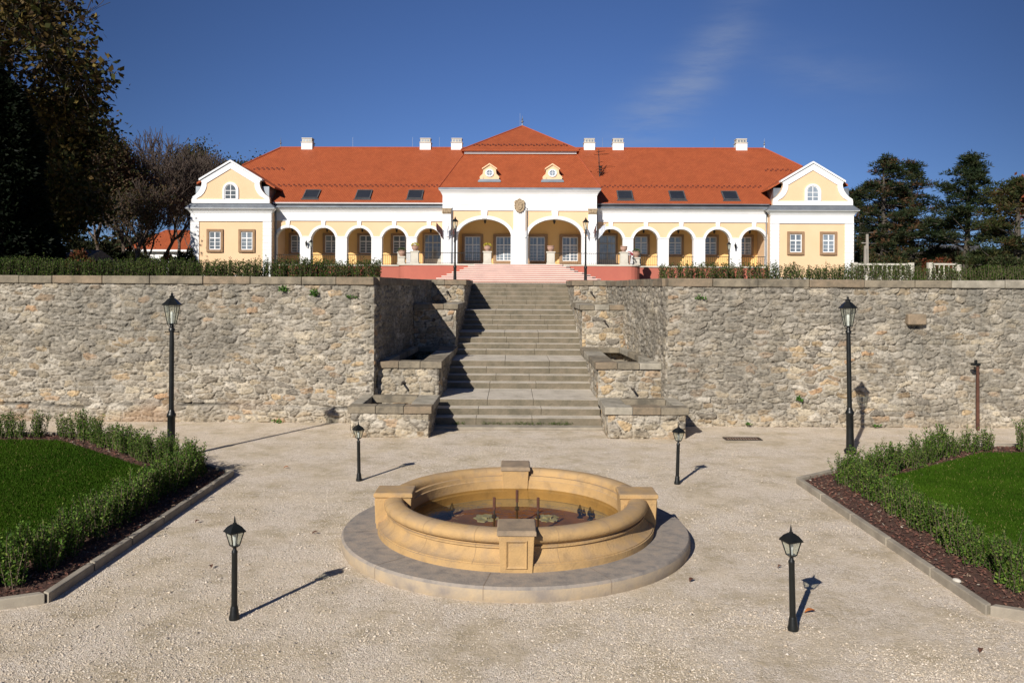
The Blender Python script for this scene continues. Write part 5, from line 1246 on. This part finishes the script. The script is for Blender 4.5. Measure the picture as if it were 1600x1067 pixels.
tree('broadleaf_tree', (-21.7, 31.5, 3.6), 12, 'large half-bare broadleaf tree with yellowing leaves overhanging the left wall', 13.8, .42, 5, 2, .22, .27, .17, AUT, spread=.72, up=.02, nb=(3, 4), first=2.6, minr=.012, lean=(-.05, 0), low=True, clump=.52)
tree('broadleaf_tree', (-24.6, 40, 3.6), 31, 'dense dark autumn tree behind the large overhanging tree', 9.8, .4, 5, 4, .38, .26, .16, DK + AUT[:3], spread=.65, first=2.2, minr=.01, low=True, nb=(2, 4))
# yews at the far left edge, deep shade put into near-black leaf colours
def conifer(loc, h, rad, seed, label, cols, n=26000, group=None, name='yew_tree', pw=.45):
    t = thing(name, label, 'tree', loc, 0, group); MB().tube((0, 0, -.1), (0, 0, h*.9), .22, .03, 8).build('trunk', M_bark, t)
    z = nr.uniform(.02, 1, n)**1.0*h; rr = rad*(1 - (z/h))**pw*(.9 + .0*z); a = nr.uniform(0, 6.28, n)
    lump = .75 + .5*vnoise(a*2.2 + seed, z*.9, seed); q = rr*lump*nr.uniform(.55, 1.0, n)**.5
    P0 = np.stack([q*np.cos(a), q*np.sin(a), z], 1); D = np.stack([np.cos(a), np.sin(a), nr.uniform(-.5, .4, n)], 1) + nr.normal(0, .4, (n, 3))
    c = np.array(cols)[nr.choice(len(cols), n)]*nr.uniform(.7, 1.3, (n, 1)); V, Fq, C = leaf_cards(P0, D, nr.uniform(.18, .34, n), nr.uniform(.07, .13, n), c, 'c'); npmesh('crown', V, Fq, M_leaf, t, False, {'col': C}); return t
YW = [(.006, .010, .004), (.008, .012, .005), (.004, .008, .004)]
conifer((-16.5, 26.5, 3.6), 6.4, 2.0, 3, 'yew tree blackened for deep shade at the far left edge', YW, group='dark yews at the far left')
conifer((-18.6, 28.5, 3.6), 7.8, 2.6, 4, 'taller yew tree blackened for deep shade, cut by the left picture edge', YW, group='dark yews at the far left')
# bare and thin-leaved trees toward the pavilion
BR_ = [(.10, .06, .035), (.08, .055, .025), (.05, .055, .02)]
M_twig = mat('twig_bark', (.07, .052, .042), (.12, .09, .07), .95, 4)
specs = [(150, 76, 14.0, 21, 5, 3), (190, 80, 14.2, 22, 5, 2), (222, 84, 15.4, 23, 5, 1), (252, 86, 15.2, 24, 5, 1), (286, 92, 15.6, 25, 5, 2), (318, 98, 16.4, 26, 5, 3), (84, 61, 12.5, 27, 5, 3), (212, 72, 9.0, 28, 4, 2), (60, 52, 10.5, 29, 5, 5)]
for i, (px, Y, h, sd_, ml, per) in enumerate(specs):
    p = P(px, 400, Y)
    lb = ['thin brown-leaved tree near the dark shed', 'thin-leaved tree left of the red roofed cottage', 'bare twiggy tree just left of the red roofed cottage', 'bare twiggy tree before the red roofed cottage', 'bare tree between cottage and left pavilion', 'tall green-brown tree right behind the left gable', 'dark leafy tree above the low shed', 'small crooked bare tree before the cottage', 'dark leafy tree at the left behind the yews'][i]
    tree('bare_tree' if per < 3 else 'broadleaf_tree', (p.x, Y, 3.75), sd_, lb, h, .26, ml, per if per > 2 else (1 if i in (1, 4, 7) else 0), .45, .30 if per > 2 else .20, .18 if per > 2 else .11, (BR_ if i in (0, 1, 2, 3, 4, 7) else DK + AUT[:3]), 'trees left of the house', spread=.46, up=.13, wob=.15, minr=.026, bark=M_twig, nb=(2, 4), low=True, first=h*.16)
# pines at the right
def pine(px, Y, top, base_w, seed, label, cols, lean=0, nb=15, lowcut=.18, tilt=0):
    p = P(px, 400, Y); h = P(px, top, Y).z - 3.7; t = thing('pine_tree', label, 'tree', (p.x, Y, 3.7), 0, 'pines right of the house'); rg = random.Random(seed)
    mb = MB(); mb.tube((0, 0, -.1), (lean*.5, 0, h*.5), .34, .22, 8); mb.tube((lean*.5, 0, h*.5), (lean, 0, h*.96), .22, .05, 8); mb.build('trunk', M_bark, t); br = MB(); pads = []
    nl = int(h*6.2)
    for i in range(nl):
        f = lowcut + (1 - lowcut)*(i + rg.random())/nl; z = h*f; prof_ = (1 - f)**.62*1.0 if f > .35 else .78 + .5*(f - lowcut)
        L_ = base_w*prof_*rg.uniform(.6, 1.18)*1.05 + .25; a = rg.uniform(0, 6.28); c = Vector((lean*f, 0, z)); n = max(3, int(L_/.55)); d = Vector((math.cos(a), math.sin(a), rg.uniform(-.12, .30))).normalized(); q = c.copy()
        for k in range(n):
            d = (d + Vector((rg.gauss(0, .12), rg.gauss(0, .12), rg.gauss(.035, .08)))).normalized(); q2 = q + d*(L_/n); br.tube(q, q2, .07*(1 - k/n) + .02, .07*(1 - (k+1)/n) + .018, 4, cap=False); q = q2
            if k >= n*.25:
                for _ in range(3): pads.append((q + Vector((rg.gauss(0, .36), rg.gauss(0, .36), rg.gauss(.12, .16))), .46*rg.uniform(.7, 1.25)))
        pads.append((q, .42))
    for _ in range(6): pads.append((Vector((lean + rg.gauss(0, .25), rg.gauss(0, .25), h - rg.uniform(0, .9))), .38))
    br.build('branches', M_bark, t)
    C0 = np.array([list(a[0]) for a in pads]); S = np.array([a[1] for a in pads]); per = 34; n = len(C0)*per
    D = nr.normal(0, 1, (n, 3)); D[:, 2] = np.abs(D[:, 2])*.9 - .15; D /= np.linalg.norm(D, axis=1)[:, None]
    P0 = np.repeat(C0, per, 0) + D*np.repeat(S, per)[:, None]*nr.uniform(.1, .75, (n, 1))*np.array([1.2, 1.2, .75])
    base = np.repeat(np.array(cols)[nr.choice(len(cols), len(C0))], per, 0)*nr.uniform(.7, 1.3, (n, 1))
    V, Fq, C = leaf_cards(P0, D, nr.uniform(.22, .42, n), nr.uniform(.05, .10, n), base, 'p'); npmesh('crown', V, Fq, M_leaf, t, False, {'col': C}); return t
PN = [(.022, .036, .014), (.028, .044, .018), (.018, .03, .012), (.045, .05, .02), (.032, .038, .016)]
PB = PN + [(.11, .06, .03)]
pine(1380, 80, 252, 4.3, 1, 'tall dark pine with twin tops right of the right pavilion', PB); pine(1424, 83, 259, 4.2, 2, 'dark pine close beside the twin-topped pine', PB)
pine(1345, 90, 298, 2.8, 5, 'lower pine peeping over the corner of the right pavilion', PN)
pine(1508, 78, 250, 4.3, 3, 'open crowned pine with two bare trunks seen below', PN, lean=.5, lowcut=.30)
YG = [(.045, .055, .016), (.035, .048, .016), (.06, .06, .02), (.028, .04, .014), (.07, .045, .018)]
pine(1590, 64, 285, 4.3, 4, 'olive and rust coloured bushy tree at the right picture edge', YG, lowcut=.05)
p = P(1690, 400, 70); tree('broadleaf_tree', (p.x, 70, 3.7), 44, 'reddish leafed tree top at the right picture edge', 11.5, .25, 4, 10, .5, .3, .2, [(.20, .05, .02), (.12, .04, .02), (.08, .06, .02)], first=3, minr=.01)
# low shrubs behind the terrace, far left and far right
def bush(px, Y, w, h, label, cols, n=2600, group='bushes along the terrace edge', ll=.22, name='bush'):
    p = P(px, 420, Y); t = thing(name, label, 'bush', (p.x, Y, 3.7), 0, group); a = nr.normal(0, 1, (n, 3)); a /= np.linalg.norm(a, axis=1)[:, None]; a[:, 2] = np.abs(a[:, 2])
    lump = .7 + .5*vnoise(a[:, 0]*3 + px, a[:, 2]*3 + a[:, 1]*2, int(px)); q = a*np.array([w/2, w/2.5, h])*(lump*nr.uniform(.5, 1, n)**.4)[:, None]; c = np.array(cols)[nr.choice(len(cols), n)]*nr.uniform(.7, 1.3, (n, 1))
    V, Fq, C = leaf_cards(q, a + nr.normal(0, .6, (n, 3)), nr.uniform(.6, 1.2, n)*ll, nr.uniform(.6, 1.2, n)*ll*.5, c, 'b'); npmesh('crown', V, Fq, M_leaf, t, False, {'col': C})
    m = MB()
    for i in range(7): m.tube((0, 0, 0), (rng.uniform(-.35, .35)*w, rng.uniform(-.25, .25)*w, h*rng.uniform(.5, .85)), .03, .012, 4)
    m.build('stems', M_bark, t); return t
RD = [(.22, .05, .025), (.16, .05, .025), (.10, .05, .02), (.07, .06, .02)]
GN = [(.03, .045, .015), (.045, .055, .02), (.025, .035, .012), (.07, .06, .03)]
bush(262, 62, 3.6, 1.9, 'rust red bush before the red roofed cottage', RD); bush(228, 58, 2.4, 1.5, 'low brown bush left of the rust red bush', [(.10, .05, .03), (.06, .05, .02)])
bush(125, 50, 2.2, 1.7, 'small rusty bush right of the dark shed', RD[1:]); bush(25, 48, 2.6, 1.9, 'dark bush with reddish leaves left of the shed', RD[1:] + GN)
bush(290, 60, 2.0, 2.2, 'dark green bush touching the left pavilion', GN)
bush(1350, 74, 3.0, 3.6, 'brown-green bush right beside the right pavilion', GN + RD[2:]); bush(1400, 76, 5.0, 2.8, 'wide dark bush behind the white balustrade', GN + RD[2:], 4000)
bush(1462, 78, 3.4, 2.9, 'orange red bush between the two white balustrades', RD, 3000); bush(1500, 82, 5.0, 3.0, 'rust and green bush under the open pine', RD[1:] + GN, 3600); bush(1545, 70, 4.0, 2.6, 'dark brown-green bush under the open pine, at the right', GN + RD[2:], 3200)
bush(1590, 60, 4.0, 2.4, 'dark bush at the right picture edge', GN, 3000); bush(1440, 84, 6.0, 4.2, 'tall dark green bush behind the orange red bush', GN, 4200); bush(1375, 86, 6.0, 5.5, 'tall dark bush mass behind the concrete posts', GN + RD[2:], 4800)
for px, Y, w, h, lb in ((20, 66, 7, 6.5, 'tall dark bush mass behind the dark shed, farthest left'), (90, 72, 8, 5.2, 'tall dark bush mass right behind the dark shed'), (140, 78, 6, 4.4, 'dark bush left of the white garden wall'), (212, 80, 3.6, 3.4, 'narrow dark bush at the left end of the cottage')):
    bush(px, Y, w, h, lb, [(.02, .028, .01), (.03, .03, .012), (.018, .022, .009)], 5200, ll=.3)
# far green belt closing the horizon
n = 26000; a = nr.uniform(0, 1, n); x = np.where(a < .5, nr.uniform(-150, -28, n), nr.uniform(30, 150, n)); hgt = 3.8 + (4.0 + 3.0*vnoise(x*.11, x*0, 3) + (x > 0)*(-1.5))*nr.uniform(0, 1, n)**.6
P0 = np.stack([x, nr.uniform(112, 122, n), hgt], 1); V, Fq, C = leaf_cards(P0, nr.normal(0, 1, (n, 3)), nr.uniform(.8, 1.6, n), nr.uniform(.5, 1.0, n), np.array([(.035, .045, .02), (.05, .05, .025), (.06, .045, .025), (.03, .04, .02)])[nr.choice(4, n)], 'w')
o = npmesh('far_wood', V, Fq, M_leaf, None, False, {'col': C}); tag(o, 'distant dark belt of trees closing the horizon on both sides', 'wood', kind='stuff')

# ------------------------------------------------------------------ background buildings and garden walls
def cottage(px, Y, w, dpt, zt, zridge, label, wallm, roofm, z0=3.7, hip=True, win=True, rz=.0):
    p = P(px, 400, Y); t = thing('cottage', label, 'building', (p.x, Y, z0), rz); h = zt - z0; zr_ = zridge - z0
    m = MB(); m.box(-w/2, w/2, 0, dpt, 0, h); m.build('wall', wallm, t)
    e = .5; i = w*.28 if hip else 0; m = MB(); m.add([(-w/2 - e, -e, h), (w/2 + e, -e, h), (w/2 + e, dpt + e, h), (-w/2 - e, dpt + e, h), (-w/2 + i - (0 if hip else e), dpt/2, zr_), (w/2 - i + (0 if hip else e), dpt/2, zr_)], [[0,1,5,4],[1,2,5],[2,3,4,5],[3,0,4],[0,3,2,1]]); m.build('roof', roofm, t)
    m = MB(); m.box(-w/2 - e, w/2 + e, -e - .04, -e, h - .2, h + .03); m.build('eaves_board', M_white, t)
    if win:
        for x in (-w*.3, 0, w*.3):
            o = MB().box(-.6, .6, -.06, 0, 0, 1.3).build('window', M_white, t); o.location = (x, -.003, h*.42); MB().box(-.5, -.04, -.075, -.061, .1, 1.2).box(.04, .5, -.075, -.061, .1, 1.2).build('pane', M_glassdark, o)
        o = MB().box(-.5, .5, -.06, 0, 0, 2.1).build('door', M_brown, t); o.location = (w*.43, -.003, .02)
    return t
cottage(264, 98, 9.5, 8, 7.55, 10.2, 'white cottage with an orange tiled roof seen through the bare trees', M_white, M_tile)
cottage(78, 58, 4.2, 4, 5.15, 5.95, 'low dark wooden shed under the trees at the left', M_shed, M_slate, hip=False, win=False)
cottage(1508, 150, 8, 7, 9.6, 11.6, 'distant white house with grey roof glimpsed under the open pine', M_white, M_slate, win=True, hip=False)
cottage(1455, 118, 8, 7, 4.9, 7.6, 'far cottage with orange roof half hidden by bushes at the right', M_yellow, M_tile)
p = P(186, 415, 62); t = thing('garden_wall', 'short low whitewashed wall with tiled top under the left trees', 'wall', (p.x, 62, 3.7)); MB().box(-.7, .7, 0, .3, 0, 1.35).build('wall_face', M_white, t); MB().box(-.76, .76, -.06, .36, 1.35, 1.5).build('wall_top', M_terra, t)
def balustrade(px0, px1, Y, top, label):
    a = P(px0, top, Y); b = P(px1, top, Y); Lx = b.x - a.x; z0 = 3.7; h = a.z - z0; t = thing('balustrade', label, 'balustrade', (a.x, Y, z0), 0, 'white stone balustrades right of the house')
    MB().box(0, Lx, -.14, .14, h - .16, h).build('top_rail', M_pale, t, bevel=.02); MB().box(0, Lx, -.13, .13, 0, h - .95).build('base_rail', M_pale, t)
    for x in (0, Lx): MB().box(x - .2, x + .2, -.2, .2, 0, h + .06).build('end_post', M_pale, t, bevel=.02)
    n = int((Lx - .5)/.36); hb = .79
    for i in range(n):
        o = MB().lathe([(.09, 0), (.09, .06), (.05, .10), (.105, .28), (.095, .36), (.045, .60), (.05, .68), (.085, .72), (.085, hb)], 10).build('baluster', M_pale, t, smooth=True); o.location = (.42 + i*(Lx - .84)/(n - 1), 0, h - .95)
balustrade(1335, 1423, 66, 411.5, 'white balustrade adjoining the right pavilion'); balustrade(1453, 1497, 72, 411.5, 'shorter white balustrade farther right, past the orange bush')
for px, top, lb in ((1355, 366, 'tall slim concrete post with a crossarm beside the right pavilion'), (1352, 384, 'shorter concrete post just left of the taller one')):
    p = P(px, top, 66.8 if top < 380 else 66.4); t = thing('concrete_post', lb, 'post', (p.x, p.y, 3.7)); MB().frust((0, 0), 0, p.z - 3.7, .22, .22, .15, .15).build('shaft', M_conc, t)
    if top < 380: MB().box(-.45, .1, -.04, .04, p.z - 3.7 - .75, p.z - 3.7 - .68).build('crossarm', M_conc, t)
